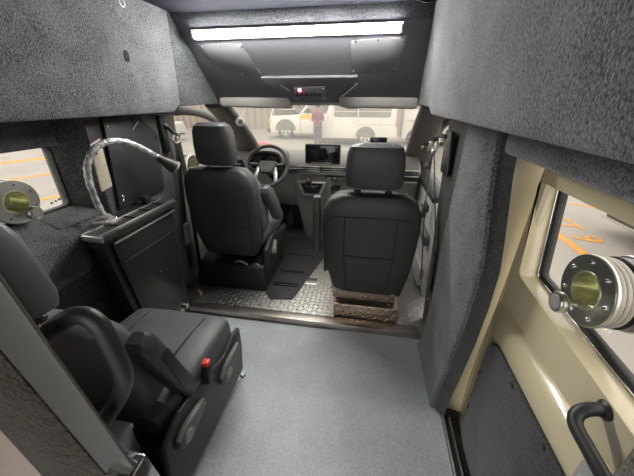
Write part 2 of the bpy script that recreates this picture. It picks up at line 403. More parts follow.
# sill track
b = B(); box(b, .428, .436, -.9, .965, -.05, .012, .002); box(b, .458, .464, -.9, .96, -.05, .010, .002)
sl = struct('trim_13', b, ALU)
b = B(); box(b, .4365, .4575, -.9, .96, -.05, -.004); box(b, .4645, .504, -.9, .96, -.05, -.012)
mk('sill_channel', b, RUB, sl)
b = B(); hull(b, [(.366, .296, -.05), (.366, .296, 1.286), (.60, .300, 1.286), (.505, .300, -.05), (.372, -.9, -.05), (.372, -.9, 1.286), (.60, -.9, 1.286), (.505, -.9, -.05)], .012, 3)
struct('trim_14', b, carpet_mat('grey_carpet_edge', (.10, .092, .08)))

# passenger's door
d3 = struct('door_3', box(B(), .47, .60, 1.83, 3.05, -.05, .70, .025, 3), LGREY)
b = B(); tube(b, [(.56, 1.86, 1.26), (.56, 2.2, 1.25), (.56, 2.55, 1.19), (.55, 2.78, 1.07), (.54, 2.95, .92), (.53, 3.03, .78)], .036, 10)
mk('window_frame', b, PILLAR, d3)
mk('window_pane', prism(B(), [(1.85, .75), (3.02, .75), (2.94, .93), (2.78, 1.08), (2.55, 1.20), (2.2, 1.26), (1.85, 1.27)], 'x', .562, .567), GLASS, d3)
b = B(); box(b, .425, .475, 1.95, 2.6, .40, .48, .02); mk('armrest', b, PILLAR, d3)
b = B(); box(b, .455, .475, 2.16, 2.30, .585, .64, .01); tube(b, [(.455, 2.18, .62), (.435, 2.2, .615), (.438, 2.27, .61)], .008, 8); mk('door_handle', b, BLK, d3)
b = B(); box(b, .46, .60, 2.05, 3.0, .69, .74, .015); mk('window_ledge', b, BLK, d3)
b = B(); box(b, .43, .475, 1.95, 2.75, .06, .22, .02); mk('door_pocket', b, GREYP, d3)

# A-pillars, windscreen, firewall
def apillar(name, top, bot, m):
    b = B(); R = []
    for k in range(9):
        t = k / 8; c = Vector(top).lerp(Vector(bot), t); c.z += .045 * math.sin(PI * t); a = .085 + .05 * t
        R.append(sup(c.x, c.y, c.z, (1, 0, 0), (0, .5, .86), a, .035 + .02 * t, 3, 20))
    rings(b, R); return struct(name, b, m)
apillar('pillar_left', (-1.13, 2.17, 1.325), (-1.25, 3.0, .86), PILLAR)
apillar('pillar_right', (.40, 2.17, 1.325), (.475, 3.0, .86), PILLAR)
b = B(); hull(b, [(-1.20, 2.20, 1.35), (.45, 2.20, 1.35), (-1.35, 3.06, .87), (.52, 3.06, .87), (-1.20, 2.205, 1.354), (.45, 2.205, 1.354), (-1.35, 3.065, .874), (.52, 3.065, .874)])
struct('window_2', b, WSG)
struct('wall_front', box(B(), XL, XR, 3.06, 3.12, -.14, .86), RUB)

# outside: ground, markings, garage wall
ZG = -.5
struct('ground', box(B(), -45, 30, -10, 45, ZG - .1, ZG), CONC)
def stripe(p, q, wd):
    p, q = Vector((*p, ZG)), Vector((*q, ZG)); d = (q - p).normalized(); s = Vector((-d.y, d.x, 0)) * wd / 2
    return hull(B(), [v + Vector((0, 0, h)) for v in (p + s, p - s, q + s, q - s) for h in (.001, .004)])
n = 0
for p, q, wd in (((2.93, 5.2), (2.91, 3.3), .13), ((2.91, 3.72), (5.4, 3.35), .10), ((3.5, 6.62), (5.2, 5.42), .08),
                 ((-11.9, 7.2), (-10.9, 9.4), .55), ((-9.2, 5.6), (-8.2, 7.6), .22), ((-6.9, 4.2), (-6.1, 5.4), .20), ((-7.8, 7.4), (-12.5, 13.5), .22), ((-16, 9), (-13.2, 14), .5)):
    n += 1; struct('road_marking_line', stripe(p, q, wd), YEL)
tx = bpy.data.curves.new('bay_number', 'FONT'); tx.body = 'CT 9'; tx.size = .54; tx.extrude = .002; tx.space_character = .95; tx.space_word = 1.5; tx.offset = .006
to = bpy.data.objects.new('road_marking_text', tx); C.objects.link(to); to.location = (3.08, 5.52, ZG + .004); to.rotation_euler = (0, 0, -PI / 2)
tx.materials.append(YEL); to['kind'] = 'structure'
b = B(); z0, z1 = ZG, 4.2; x = -34.0
t = B(); prof = []
while x < 24: prof += [(x, 21.0), (x + .34, 21.0), (x + .38, 21.06), (x + .46, 21.06)]; x += .5
A = [t.verts.new((u, v, z0)) for u, v in prof]; Z = [t.verts.new((u, v, z1)) for u, v in prof]
for i in range(len(prof) - 1): t.faces.new((A[i], A[i + 1], Z[i + 1], Z[i]))
merge(b, t); box(b, -34, 24, 21.1, 21.2, z0, z1)
struct('wall_garage', b, CLAD)

# ================================================================== OVERHEAD
def slope(x, s, off=0.0):
    """a point on the sloping overhead panel: s = 0 at its top edge, 1 at its foot; off = distance out of it"""
    a, c = Vector((x, 1.835, 1.72)), Vector((x, 2.095, 1.335)); nrm = Vector((0, -.385, -.26)).normalized()
    return a.lerp(c, s) + nrm * off
def on_slope(bm, poly, h0, h1, bv=0):
    t = B(); A = [t.verts.new(slope(x, s, h0)) for x, s in poly]; Z = [t.verts.new(slope(x, s, h1)) for x, s in poly]; n = len(poly)
    t.faces.new(A); t.faces.new(Z[::-1])
    for i in range(n): t.faces.new((A[i], Z[i], Z[(i + 1) % n], A[(i + 1) % n]))
    bmesh.ops.recalc_face_normals(t, faces=t.faces)
    if bv: bev(t, bv, 2)
    return merge(bm, t)
NRM = Vector((0, -.385, -.26)).normalized()

ll = thing('light_bar', 'long lit white tube light across the top of the overhead panel', 'light', slope(-.45, .07))
b = B(); on_slope(b, [(-1.045, .015), (.125, .015), (.125, .125), (-1.045, .125)], .002, .010, .002)
for s0, s1 in ((.015, .023), (.117, .125)): on_slope(b, [(-1.045, s0), (.125, s0), (.125, s1), (-1.045, s1)], .009, .016, .001)
mk('housing', b, WHITEP, ll)
b = B(); rings(b, [[slope(x, .07 + ds, h) for ds, h in ((-.045, .011), (-.045, .017), (-.036, .024), (-.02, .027), (.02, .027), (.036, .024), (.045, .017), (.045, .011))] for x in (-1.03, .11)]); mk('diffuser', b, LEDM, ll)
for xa in (-1.042, .110):
    b = B(); tube(b, [slope(xa, .07, .018), slope(xa + .013, .07, .018)], .0185, 16, sm=False); mk('end_cap', b, WHITEP, ll)

for nm, pts, lab in (('cover_plate', [(-1.045, .19), (-.772, .19), (-.70, .585), (-.935, .585)], 'grey screwed cover plate on overhead panel, on the steering wheel side'),
                     ('cover_plate', [(-.142, .20), (.150, .17), (.130, .57), (-.138, .585)], 'grey screwed cover plate on overhead panel above the passenger seat')):
    t = thing(nm, lab, 'plate', slope(sum(p[0] for p in pts) / 4, .585), 'overhead cover plates')
    b = B(); on_slope(b, pts, .001, .005, .001); mk('sheet', b, PLATEM, t)
    scr = []
    for i in range(4):
        p, q = pts[i], pts[(i + 1) % 4]
        for f in ((.06, .5) if i % 2 == 0 else (.06,)): scr.append((p[0] + (q[0] - p[0]) * f, p[1] + (q[1] - p[1]) * f))
    cx, cs = sum(p[0] for p in pts) / 4, sum(p[1] for p in pts) / 4
    for x, s in scr:
        x += (cx - x) * .07; s += (cs - s) * .07
        b = B(); lathe(b, knobp(.0055, .004, .3), slope(x, s, .005), NRM, 12); mk('screw', b, CHROME, t)

oc = thing('switch_console', 'dark tapered switch console with a red indicator above the windscreen', 'console', slope(-.41, .97))
b = B(); on_slope(b, [(-.70, .60), (-.10, .60), (-.10, .63), (-.265, .965), (-.525, .965), (-.70, .63)], .001, .026, .004); mk('housing', b, PANEL, oc)
b = B(); on_slope(b, [(-.665, .602), (-.125, .602), (-.125, .614), (-.665, .614)], .024, .029); mk('edge_strip', b, ALUD, oc)
b = B(); on_slope(b, [(-.10, .70), (-.115, .70), (-.222, .905), (-.207, .905)], .010, .029); mk('edge_strip', b, SILVER, oc)
b = B(); on_slope(b, [(-.575, .70), (-.590, .70), (-.54, .78), (-.525, .78)], .024, .029); mk('edge_strip', b, SILVER, oc)
sp = B(); on_slope(sp, [(-.500, .72), (-.300, .72), (-.300, .905), (-.500, .905)], .026, .032, .003); sp = mk('switch_plate', sp, pm('switch_plate_grey', (.15, .15, .165), .35), oc)
for k in range(6):
    b = B(); lathe(b, knobp(.0105, .012, .25), slope(-.482 + k * .030, .825, .032), NRM, 16); mk('button', b, BLKS, sp)
b = B(); lathe(b, knobp(.010, .008, .4), slope(-.462, .765, .032), NRM, 14); mk('indicator_lamp', b, LEDRED, sp)
for x, s in ((-.49, .745), (-.31, .745), (-.49, .885), (-.31, .885)):
    b = B(); lathe(b, knobp(.005, .003, .3), slope(x, s, .032), NRM, 10); mk('screw', b, CHROME, sp)

for x0, x1, lab in ((-1.045, -.545, 'folded pale grey sun visor above the steering wheel'), (-.215, .275, 'folded pale grey sun visor above the passenger seat')):
    b = B(); pad(b, [(x0, 2.09, 1.343, .030, .014, 0), (x0 + .02, 2.09, 1.343, .037, .018, 0), (x1 - .02, 2.09, 1.334, .037, .018, 0), (x1, 2.09, 1.334, .030, .014, 0)], 3, 20, (0, 0, 1))
    t = thing('sun_visor', lab, 'visor', ((x0 + x1) / 2, 2.08, 1.31), 'sun visors'); mk('flap', b, VISOR, t)
    xp = x1 - .06 if x0 < -.5 else x0 + .05
    b = B(); tube(b, [(xp, 2.09, 1.31), (xp, 2.085, 1.302), (xp + .07, 2.085, 1.302), (xp + .07, 2.09, 1.31)], .005, 8); mk('clip', b, LGREY, t)

# small fittings of the upper panels
b = B(); lathe(b, [(.012, 0), (.017, 0), (.017, .006), (.012, .006), (.012, 0)], (-1.1275, 1.43, 1.738), (1, 0, 0), 20)
tag(mk('ring_fitting', b, SILVER), 'tiny silver ring fitting high on the carpet panel near the ceiling', 'ring')
b = B(); prism(b, rloop(1.335, 1.42, 1.50, 1.572, .028), 'x', -1.142, -1.1318, .003)
ptch = tag(mk('carpet_patch', b, carpet_mat('light_carpet_patch', (.105, .11, .115), .6, 1.5, 260)), 'small paler carpet patch with a dark hole on upper panel', 'patch')
b = B(); prism(b, rloop(1.372, 1.406, 1.510, 1.556, .013), 'x', -1.134, -1.1298, .001); mk('hole', b, pm('hole_black', (.006, .006, .006), .9), ptch)
b = B(); lathe(b, [(0, 0), (.050, 0), (.050, .02), (.058, .02), (.058, -.004), (0, -.004)], (.215, 1.66, 1.772), (0, 0, -1), 28)
tag(mk('ceiling_vent', b, pm('vent_black', (.008, .008, .009), .7)), 'round black opening in the ceiling beside the passenger side panel', 'vent')
# seam and top edge of the passenger-side panel
b = B(); tube(b, [(.2895, .87, 1.30), (.2755, .90, 1.46)], .003, 6, sm=False); mk('seam', b, CARPETD, bpy.data.objects['wall_right_upper'])

# ================================================================== SEATS
def headrest(t, cx, cy, z0, z1, w, tk, tilt, m, post=True):
    h = z1 - z0; b = B(); S_ = []
    for f, a, d in ((0, .72, .5), (.04, .93, .8), (.18, 1, .98), (.5, 1.0, 1), (.80, .95, .96), (.93, .86, .78), (1, .66, .40)):
        z = z0 + h * f; S_.append((cx, cy + (z - z0) * tilt, z, w / 2 * a, tk / 2 * d, 0))
    pad(b, S_, 4.2, 32); hr = mk('headrest', b, m, t)
    if post:
        for s in (-1, 1):
            b = B(); tube(b, [(cx + s * w * .27, cy, z0 - .06), (cx + s * w * .27, cy, z0 + .03)], .007, 8, sm=False); mk('headrest_post', b, CHROME, t)
            b = B(); lathe(b, knobp(.018, .018, .2), (cx + s * w * .27, cy, z0 - .028), (0, 0, 1), 16); mk('post_collar', b, BLK, t)
    return hr
def lever(t, x, y, z, m, L=.10, a=.6):
    """an elongated handle with a round hub on a seat's side cover"""
    b = B(); d = Vector((0, math.cos(a), math.sin(a))); c = Vector((x, y, z))
    R = []
    for f, r, th in ((-.36, .006, .006), (-.30, .026, .012), (0, .037, .017), (.35, .032, .017), (.7, .022, .015), (.95, .016, .012), (1.0, .006, .006)):
        R.append(sup(*(c + d * L * f), (1, 0, 0), (0, -d.z, d.y), th, r * L / .10 * .85, 3, 18))
    rings(b, R); o = mk('recline_lever', b, m, t)
    b = B(); lathe(b, knobp(.027, .008, .2), (x + .012, y, z), (1, 0, 0), 24); mk('hub', b, GREYP, o)
    return o

# passenger's seat
t = thing('passenger_seat', 'black padded passenger seat on a tread-plate pedestal, seen square from behind', 'seat', (.04, 1.72, .04))
cx = .035
b = B(); pad(b, [(cx + .012, 1.50, .31, .17, .045, .1), (cx + .01, 1.50, .335, .205, .062, .1), (cx + .005, 1.505, .45, .235, .075, .05), (cx, 1.505, .60, .256, .080, 0), (cx, 1.50, .74, .262, .080, 0), (cx, 1.495, .82, .255, .078, 0), (cx, 1.492, .875, .228, .072, 0), (cx, 1.492, .905, .185, .058, 0), (cx, 1.492, .917, .14, .03, 0)], 5, 40)
bk = mk('backrest', b, SEATB, t)
def back_y(x, z): return {0: 1.425}.get(0) - 0
b = B()
for s in (-1, 1): tube(b, [(cx + s * .135, 1.417, .80), (cx + s * .135, 1.421, .6), (cx + s * .125, 1.427, .46), (cx + s * .115, 1.435, .36)], .0028, 6)
tube(b, [(cx - .205, 1.421, .795), (cx, 1.4165, .80), (cx + .205, 1.421, .795)], .0028, 6)
tube(b, [(cx - .135, 1.425, .565), (cx, 1.4235, .562), (cx + .135, 1.425, .565)], .0028, 6)
mk('seam', b, STITCH, bk)
headrest(t, cx, 1.505, .937, 1.162, .295, .115, -.06, SEAT)
b = B(); pad(b, [(cx, 1.54, .40, .22, .055, PI / 2), (cx, 1.60, .405, .25, .075, PI / 2), (cx, 1.90, .42, .25, .075, PI / 2), (cx, 2.04, .42, .24, .06, PI / 2), (cx, 2.08, .41, .19, .03, PI / 2)], 4, 28)
mk('seat_cushion', b, SEATB, t)
b = B(); box(b, -.165, .225, 1.54, 1.98, .19, .335, .004); mk('upper_pedestal', b, TREADV, t)
b = B(); box(b, -.155, .255, 1.522, 1.98, .04, .155, .004); mk('lower_pedestal', b, TREADV, t)
b = B(); box(b, -.15, .23, 1.57, 1.97, .15, .195); mk('runner', b, RUB, t)
b = B(); box(b, .22, .262, 1.56, 1.98, .22, .42, .018, 3); mk('side_cover', b, BLK, t)
b = B(); pad(b, [(-.268, 1.54, .53, .020, .020, 0), (-.268, 1.545, .55, .026, .033, 0), (-.268, 1.555, .75, .026, .036, 0), (-.270, 1.555, .835, .026, .036, 0), (-.270, 1.555, .86, .020, .022, 0)], 3.5, 20)
mk('armrest', b, SEAT, t)
b = B(); box(b, -.232, -.208, 1.57, 1.60, .36, .50, .006); bl = mk('buckle', b, BLK, t)
b = B(); box(b, -.230, -.210, 1.572, 1.598, .501, .512, .003); mk('release_button', b, RED, bl)
b = B(); box(b, -.19, -.172, 1.60, 1.70, .21, .33, .004); mk('side_bracket', b, SILVER, t)
for x, z in ((.208, .245), (-.15, .245), (.19, .172)):
    b = B(); lathe(b, knobp(.007, .006, .3), (x, 1.541, z), (0, -1, 0), 10); mk('bolt', b, CHROME, t)

# driver's seat
cx = -.965
t = thing('driver_seat', 'black padded driver seat behind the steering wheel, turned so its flank shows', 'seat', (cx, 2.0, .04))
b = B(); pad(b, [(cx, 1.84, .30, .19, .055, .1), (cx, 1.84, .33, .215, .075, .1), (cx, 1.82, .46, .240, .090, 0), (cx, 1.80, .60, .252, .094, 0), (cx, 1.785, .74, .252, .092, 0), (cx, 1.775, .85, .244, .088, 0), (cx, 1.77, .91, .222, .078, 0), (cx, 1.77, .945, .190, .060, 0), (cx, 1.77, .958, .14, .03, 0)], 4.4, 40)
bk = mk('backrest', b, SEAT, t)
b = B(); tube(b, [(cx - .22, 1.722, .555), (cx, 1.713, .55), (cx + .21, 1.722, .555)], .003, 6); tube(b, [(cx + .20, 1.70, .86), (cx + .205, 1.708, .7), (cx + .20, 1.728, .5), (cx + .18, 1.752, .36)], .003, 6)
mk('seam', b, STITCH, bk)
b = B(); pad(b, [(cx + .215, 1.89, .46, .030, .04, 0), (cx + .225, 1.88, .52, .042, .07, 0), (cx + .222, 1.86, .70, .045, .08, 0), (cx + .205, 1.835, .84, .036, .06, 0), (cx + .20, 1.83, .87, .02, .03, 0)], 3, 20); mk('side_bolster', b, SEATL, t)
headrest(t, cx + .006, 1.765, .970, 1.228, .255, .13, -.04, SEAT)
b = B(); pad(b, [(cx, 1.88, .37, .21, .06, PI / 2), (cx, 1.95, .39, .25, .085, PI / 2), (cx, 2.22, .415, .255, .085, PI / 2), (cx, 2.36, .42, .245, .07, PI / 2), (cx, 2.41, .41, .19, .03, PI / 2)], 4, 28)
mk('seat_cushion', b, SEATL, t)
b = B(); prism(b, [(1.76, .16), (2.30, .22), (2.32, .36), (2.12, .37), (1.95, .42), (1.78, .36)], 'x', cx + .245, cx + .285, .016, 3); mk('side_cover', b, BLK, t)
lever(t, cx + .292, 1.90, .30, GREYP, .085, .9)
b = B(); hull(b, [(cx - .26, 1.74, .23), (cx + .26, 1.74, .23), (cx - .29, 1.715, .06), (cx + .27, 1.715, .06), (cx - .26, 2.25, .30), (cx + .25, 2.25, .30), (cx - .29, 2.25, .04), (cx + .27, 2.25, .04), (cx - .29, 1.72, .04), (cx + .27, 1.72, .04)], .012); mk('pedestal', b, BLK, t)
b = B(); pad(b, [(cx + .29, 2.08, .50, .022, .04, 0), (cx + .29, 2.05, .53, .033, .07, 0), (cx + .29, 1.95, .68, .035, .075, 0), (cx + .285, 1.88, .78, .033, .065, 0), (cx + .285, 1.86, .81, .022, .04, 0)], 3.2, 20); mk('armrest', b, SEATL, t)
b = B(); tube(b, [(cx + .05, 1.735, .262), (cx + .08, 1.725, .285), (cx + .12, 1.73, .268), (cx + .14, 1.735, .25)], .006, 8); tube(b, [(cx + .19, 1.735, .25), (cx + .215, 1.728, .268), (cx + .235, 1.735, .245)], .006, 8); mk('seat_wire', b, GREYP, t)

# rear passenger seat by the left wall
cx = -.845
t = thing('rear_seat', 'dark grey rear seat with folded-up armrest beside the black cabinet', 'seat', (cx, .75, 0))
b = B(); pad(b, [(cx, .52, .32, .20, .05, PI / 2), (cx, .56, .33, .235, .085, PI / 2), (cx, .70, .335, .252, .092, PI / 2), (cx, .88, .345, .257, .092, PI / 2), (cx, .985, .345, .250, .080, PI / 2), (cx, 1.025, .335, .220, .055, PI / 2), (cx, 1.04, .32, .17, .025, PI / 2)], 4.5, 36)
cu = mk('seat_cushion', b, SEATL, t)
for q in (-1, 1):
    b = B(); tube(b, [(cx + q * .135, .60, .4268), (cx + q * .14, .80, .4350), (cx + q * .145, .95, .4275), (cx + q * .14, 1.02, .392)], .003, 6); mk('seam', b, STITCH, cu)
bx = -.868
b = B(); pad(b, [(bx, .600, .31, .16, .05, .3), (bx, .590, .35, .20, .07, .3), (bx, .565, .48, .210, .070, .27), (bx, .535, .62, .213, .070, .25), (bx, .510, .73, .205, .064, .22), (bx, .500, .775, .180, .05, .2), (bx, .496, .79, .14, .028, .2)], 4.2, 36)
mk('backrest', b, SEATL, t)
hr = headrest(t, bx - .022, .460, .855, 1.125, .262, .115, -.12, SEATL)
ax_ = -.610
b = B(); pad(b, [(ax_, .660, .35, .02, .018, .3), (ax_, .650, .37, .033, .034, .3), (ax_, .605, .49, .036, .037, .3), (ax_, .548, .66, .035, .039, .3), (ax_, .525, .725, .034, .036, .3), (ax_, .520, .745, .02, .02, .3)], 3.4, 20)
ar = mk('armrest', b, SEAT, t)
b = B(); hull(b, [(ax_ + o_, y, z) for o_ in (.0355, .038) for y, z in ((.600, .43), (.645, .43), (.550, .64), (.580, .655))], .001); mk('armrest_inlay', b, BLK, ar)
b = B(); prism(b, [(.42, .05), (1.02, .05), (1.045, .2), (1.045, .315), (.98, .33), (.88, .295), (.78, .325), (.68, .36), (.55, .375), (.46, .33)], 'x', -.600, -.578, .010, 3)
mk('side_cover', b, pm('side_cover_grey', (.045, .046, .048), .45), t)
lever(t, -.562, .535, .290, LEVER, .128, .08); lever(t, -.562, .84, .240, LEVER, .145, .25)
b = B(); box(b, -1.05, -.608, .48, 1.0, 0, .26, .006); mk('pedestal', b, BLKS, t)
b = B(); hull(b, [(x, y, z) for x, y, z in ((-.59, .70, .33), (-.555, .70, .33), (-.59, .74, .33), (-.555, .74, .33), (-.587, .715, .405), (-.558, .715, .405), (-.587, .75, .405), (-.558, .75, .405))], .005); bl = mk('buckle', b, BLK, t)
b = B(); hull(b, [(x, y, z) for x in (-.586, -.559) for y in (.718, .748) for z in (.406, .425)], .004); mk('release_button', b, RED, bl)

# ================================================================== DASHBOARD
t = thing('dashboard', 'dark dashboard with silver vent strip below the windscreen', 'dashboard', (-.42, 2.85, .04))
b = B(); prism(b, [(3.04, .885), (2.80, .875), (2.66, .835), (2.62, .80), (2.62, .755), (2.66, .73), (3.04, .70)], 'x', -1.375, .455, .022, 3); mk('upper_pad', b, DASHM, t)
b = B(); prism(b, [(2.67, .745), (2.66, .60), (2.72, .44), (2.80, .36), (3.04, .36), (3.04, .745)], 'x', -1.37, .45, .015, 3); mk('lower_panel', b, GREYP, t)
b = B(); hull(b, [(-.70, 2.64, .74), (-.30, 2.64, .74), (-.66, 2.60, .56), (-.34, 2.60, .56), (-.62, 2.66, .36), (-.36, 2.66, .36), (-.60, 2.72, .04), (-.37, 2.72, .04), (-.60, 3.0, .04), (-.37, 3.0, .04), (-.70, 2.9, .74), (-.30, 2.9, .74)], .02, 3)
cs = mk('center_stack', b, pm('stack_grey', (.17, .166, .16), .5, bump=(400, .1, .0006)), t)
# instrument hood and gauges
b = B(); R = []
for y, dz, a, h in ((2.50, .0, .155, .085), (2.54, .0, .165, .095), (2.62, 0, .168, .098), (2.78, -.01, .15, .085), (2.86, -.03, .12, .05)):
    R.append(sup(-.905, y, .865 + dz, (1, 0, 0), (0, 0, 1), a, h, 3, 28))
rings(b, R); ho = mk('instrument_hood', b, DASHM, t)
b = B(); prism(b, [(p[0], p[1]) for p in [(q.x, q.z) for q in sup(-.905, 0, .86, (1, 0, 0), (0, 0, 1), .138, .076, 3, 28)]], 'y', 2.490, 2.501); mk('gauge_panel', b, SCREEN, ho)
for x in (-.975, -.835):
    b = B(); lathe(b, [(.038, 0), (.046, 0), (.046, .008), (.038, .008), (.038, 0)], (x, 2.490, .865), (0, -1, 0), 28); lathe(b, knobp(.037, .003), (x, 2.490, .865), (0, -1, 0), 24); mk('gauge', b, GAUGE, ho)
# vents and strips
def vent(x0, x1, z0, z1, y):
    b = B(); box(b, x0, x1, y, y + .03, z0, z1, .004); v = mk('air_vent', b, BLKS, t)
    b = B(); box(b, x0 + .006, x1 - .006, y - .008, y + .004, (z0 + z1) / 2 - .004, (z0 + z1) / 2 + .004, .002); mk('vane', b, SILVER, v)
    for zz in (z0, z1):
        b = B(); box(b, x0, x1, y - .006, y + .002, zz - .005, zz + .005, .002); mk('vent_trim', b, SILVER, v)
vent(-.63, -.425, .765, .805, 2.605); vent(-.415, -.20, .765, .805, 2.605); vent(.285, .435, .70, .80, 2.600); vent(-1.29, -1.17, .76, .85, 2.60)
b = B(); box(b, -.62, .44, 2.604, 2.625, .735, .750, .003); mk('trim_strip', b, SILVER, t)
b = B(); box(b, -.38, -.12, 2.628, 2.66, .675, .722, .006); cp = mk('climate_panel', b, BLKS, t)
for k in range(5):
    b = B(); box(b, -.365 + k * .048, -.325 + k * .048, 2.622, 2.63, .684, .712, .003); mk('button', b, LGREY if k == 1 else GREYP, cp)
# screen
b = B(); box(b, -.560, -.245, 2.585, 2.625, .832, 1.005, .012, 3); sc = mk('display_bezel', b, BLKS, t)
b = B(); box(b, -.548, -.257, 2.5835, 2.586, .856, .993, .001); mk('display_screen', b, SCREEN, sc)
b = B(); box(b, -.50, -.32, 2.580, 2.586, .842, .847, .001); mk('display_strip', b, SILVER, sc)
# gear bezel and lever
b = B(); frame(b, [(-.365, .675), (-.64, .675), (-.585, .535), (-.42, .535)], [(-.395, .655), (-.615, .655), (-.575, .555), (-.435, .555)], 'y', 2.578, 2.61, .004); gb = mk('gear_bezel', b, SILVER, t)
b = B(); hull(b, [(-.605, 2.60, .65), (-.40, 2.60, .65), (-.57, 2.595, .56), (-.44, 2.595, .56), (-.53, 2.545, .625), (-.48, 2.545, .625), (-.53, 2.55, .60), (-.48, 2.55, .60)], .006); mk('gear_boot', b, RUB, gb)
b = B(); tube(b, [(-.505, 2.56, .615), (-.505, 2.49, .66), (-.505, 2.475, .68)], .010, 10); gl = mk('gear_lever', b, BLKS, t)
b = B(); lathe(b, [(0, -.02), (.018, -.018), (.027, 0), (.026, .02), (.014, .034), (0, .036)], (-.505, 2.47, .69), (0, -.35, 1), 20); mk('gear_knob', b, BLKS, gl)
b = B(); tube(b, [(-.70, 2.47, .80), (-.60, 2.50, .80), (-.55, 2.52, .80)], (.012, .010), 10); mk('column_stalk', b, BLKS, t)
b = B(); box(b, -.335, -.24, 2.624, 2.67, .585, .625, .006); mk('socket_panel', b, BLKS, cs)

# steering wheel
hub = Vector((-.845, 2.375, .845)); ax = Vector((0, -.80, .52)).normalized(); ux = Vector((1, 0, 0)); uy = ax.cross(ux)
t = thing('steering_wheel', 'black three-spoke steering wheel with silver lower spokes', 'steering wheel', hub)
b = B(); R = []; t2 = B(); n1, n2 = 48, 12; V = []
for i in range(n1):
    a = 2 * PI * i / n1; d = ux * math.cos(a) + uy * math.sin(a)
    V.append([t2.verts.new(hub + d * (.178 + .0155 * math.cos(2 * PI * j / n2)) + ax * .0165 * math.sin(2 * PI * j / n2)) for j in range(n2)])
for i in range(n1):
    for j in range(n2): t2.faces.new((V[i][j], V[(i + 1) % n1][j], V[(i + 1) % n1][(j + 1) % n2], V[i][(j + 1) % n2]))
bmesh.ops.recalc_face_normals(t2, faces=t2.faces); merge(b, t2); mk('rim', b, pm('wheel_grip', (.06, .06, .062), .5), t)
def wp(u, v, h=0): return hub + ux * u + uy * v + ax * h
b = B(); hull(b, [wp(u, v, h) for u, v, h in ((-.075, .05, -.03), (.075, .05, -.03), (-.085, .0, -.03), (.085, 0, -.03), (-.05, -.065, -.03), (.05, -.065, -.03), (-.06, .042, .012), (.06, .042, .012), (-.07, 0, .012), (.07, 0, .012), (-.04, -.055, .012), (.04, -.055, .012), (-.02, -.0, .018), (.02, 0, .018))], .008, 3); mk('hub', b, DASHM, t)
for s in (-1, 1):
    b = B(); hull(b, [wp(s * .06, .03, -.03), wp(s * .06, .0, -.03), wp(s * .172, .03, -.006), wp(s * .172, .002, -.006), wp(s * .06, .03, -.005), wp(s * .06, 0, -.005), wp(s * .172, .028, .010), wp(s * .172, .004, .010)], .004); spk = mk('spoke', b, BLKS, t)
    b = B(); hull(b, [wp(s * .085, .022, -.002), wp(s * .085, .006, -.002), wp(s * .145, .024, .004), wp(s * .145, .008, .004), wp(s * .085, .022, .008), wp(s * .085, .006, .008), wp(s * .145, .024, .014), wp(s * .145, .008, .014)], .003); mk('spoke_button', b, GREYP, spk)
    b = B(); hull(b, [wp(s * .085, -.005, -.01), wp(s * .065, -.02, -.01), wp(s * .112, -.145, -.006), wp(s * .080, -.158, -.006), wp(s * .085, -.005, .006), wp(s * .065, -.02, .006), wp(s * .112, -.145, .010), wp(s * .080, -.158, .010)], .003); mk('lower_spoke', b, SILVER, t)
b = B(); tube(b, [wp(0, 0, -.03), wp(0, 0, -.14), wp(0, .0, -.30)], .05, 16); mk('column', b, BLK, t)

# things on and around the dash
b = B(); box(b, .0, .146, 2.70, 2.722, .985, 1.058, .006); box(b, .055, .092, 2.705, 2.73, .850, .995, .004)
tg = thing('dash_unit', 'small black flat unit standing on the dash behind the passenger headrest', 'device', (.07, 2.71, .855)); mk('body', b, BLKS, tg)
b = B(); box(b, .006, .140, 2.697, 2.701, .991, 1.052, .001); mk('screen', b, SCREEN, tg)
tg = thing('pillar_camera', 'small white camera on the windscreen pillar ahead of the driver', 'camera', (-1.05, 2.40, 1.16))
c0 = Vector((-1.045, 2.38, 1.191)); cd_ = Vector((.55, -.85, .0))
b = B(); lathe(b, [(0, -.05), (.034, -.05), (.036, -.03), (.034, .0), (.026, .008), (0, .008)], c0, cd_, 24); mk('body', b, WHITEP, tg)
b = B(); lathe(b, knobp(.017, .006, .2), c0 + cd_.normalized() * .006, cd_, 18); mk('lens', b, SCREEN, tg)
b = B(); hull(b, [(-.93, 2.02, .0405), (-.47, 1.655, .0405), (-.63, 1.63, .0405), (-.44, 2.22, .0405), (-.34, 2.3, .0405), (-.32, 2.68, .0405), (-.93, 2.68, .0405)] + [(x, y, .048) for x, y in ((-.93, 2.02), (-.47, 1.655), (-.63, 1.63), (-.44, 2.22), (-.34, 2.3), (-.32, 2.68), (-.93, 2.68))], .002)
mt = tag(mk('floor_mat', b, MATM), 'black ribbed rubber mat on the floor between the two front seats', 'mat')
for y in (1.80, 1.83, 2.0, 2.02, 2.3):
    b = B(); box(b, -.66, -.465, y, y + .012, .047, .058, .003); mk('rib', b, MATM, mt)
b = B(); box(b, -.455, -.335, 1.86, 1.95, .0405, .045, .001); tag(mk('floor_plate', b, ALU), 'small plain bright metal plate on tread floor beside the rubber mat', 'plate')
for x, lab in ((-.93, 'wide brake pedal under the steering wheel'), (-.76, 'narrow accelerator pedal beside the centre stack')):
    tg = thing('pedal', lab, 'pedal', (x, 2.75, .2)); b = B(); box(b, x - .035, x + .035, 2.72, 2.735, .16, .26, .005); mk('pad', b, RUB, tg)
    b = B(); tube(b, [(x, 2.735, .21), (x, 2.80, .30), (x, 2.85, .40)], .008, 8); mk('arm', b, BLK, tg)
b = B(); hull(b, [(-1.20, 1.585, .0405), (-1.15, 1.58, .0405), (-1.195, 1.61, .0405), (-1.15, 1.615, .0405), (-1.185, 1.60, .085), (-1.165, 1.595, .10), (-1.155, 1.605, .075)], .008, 3)
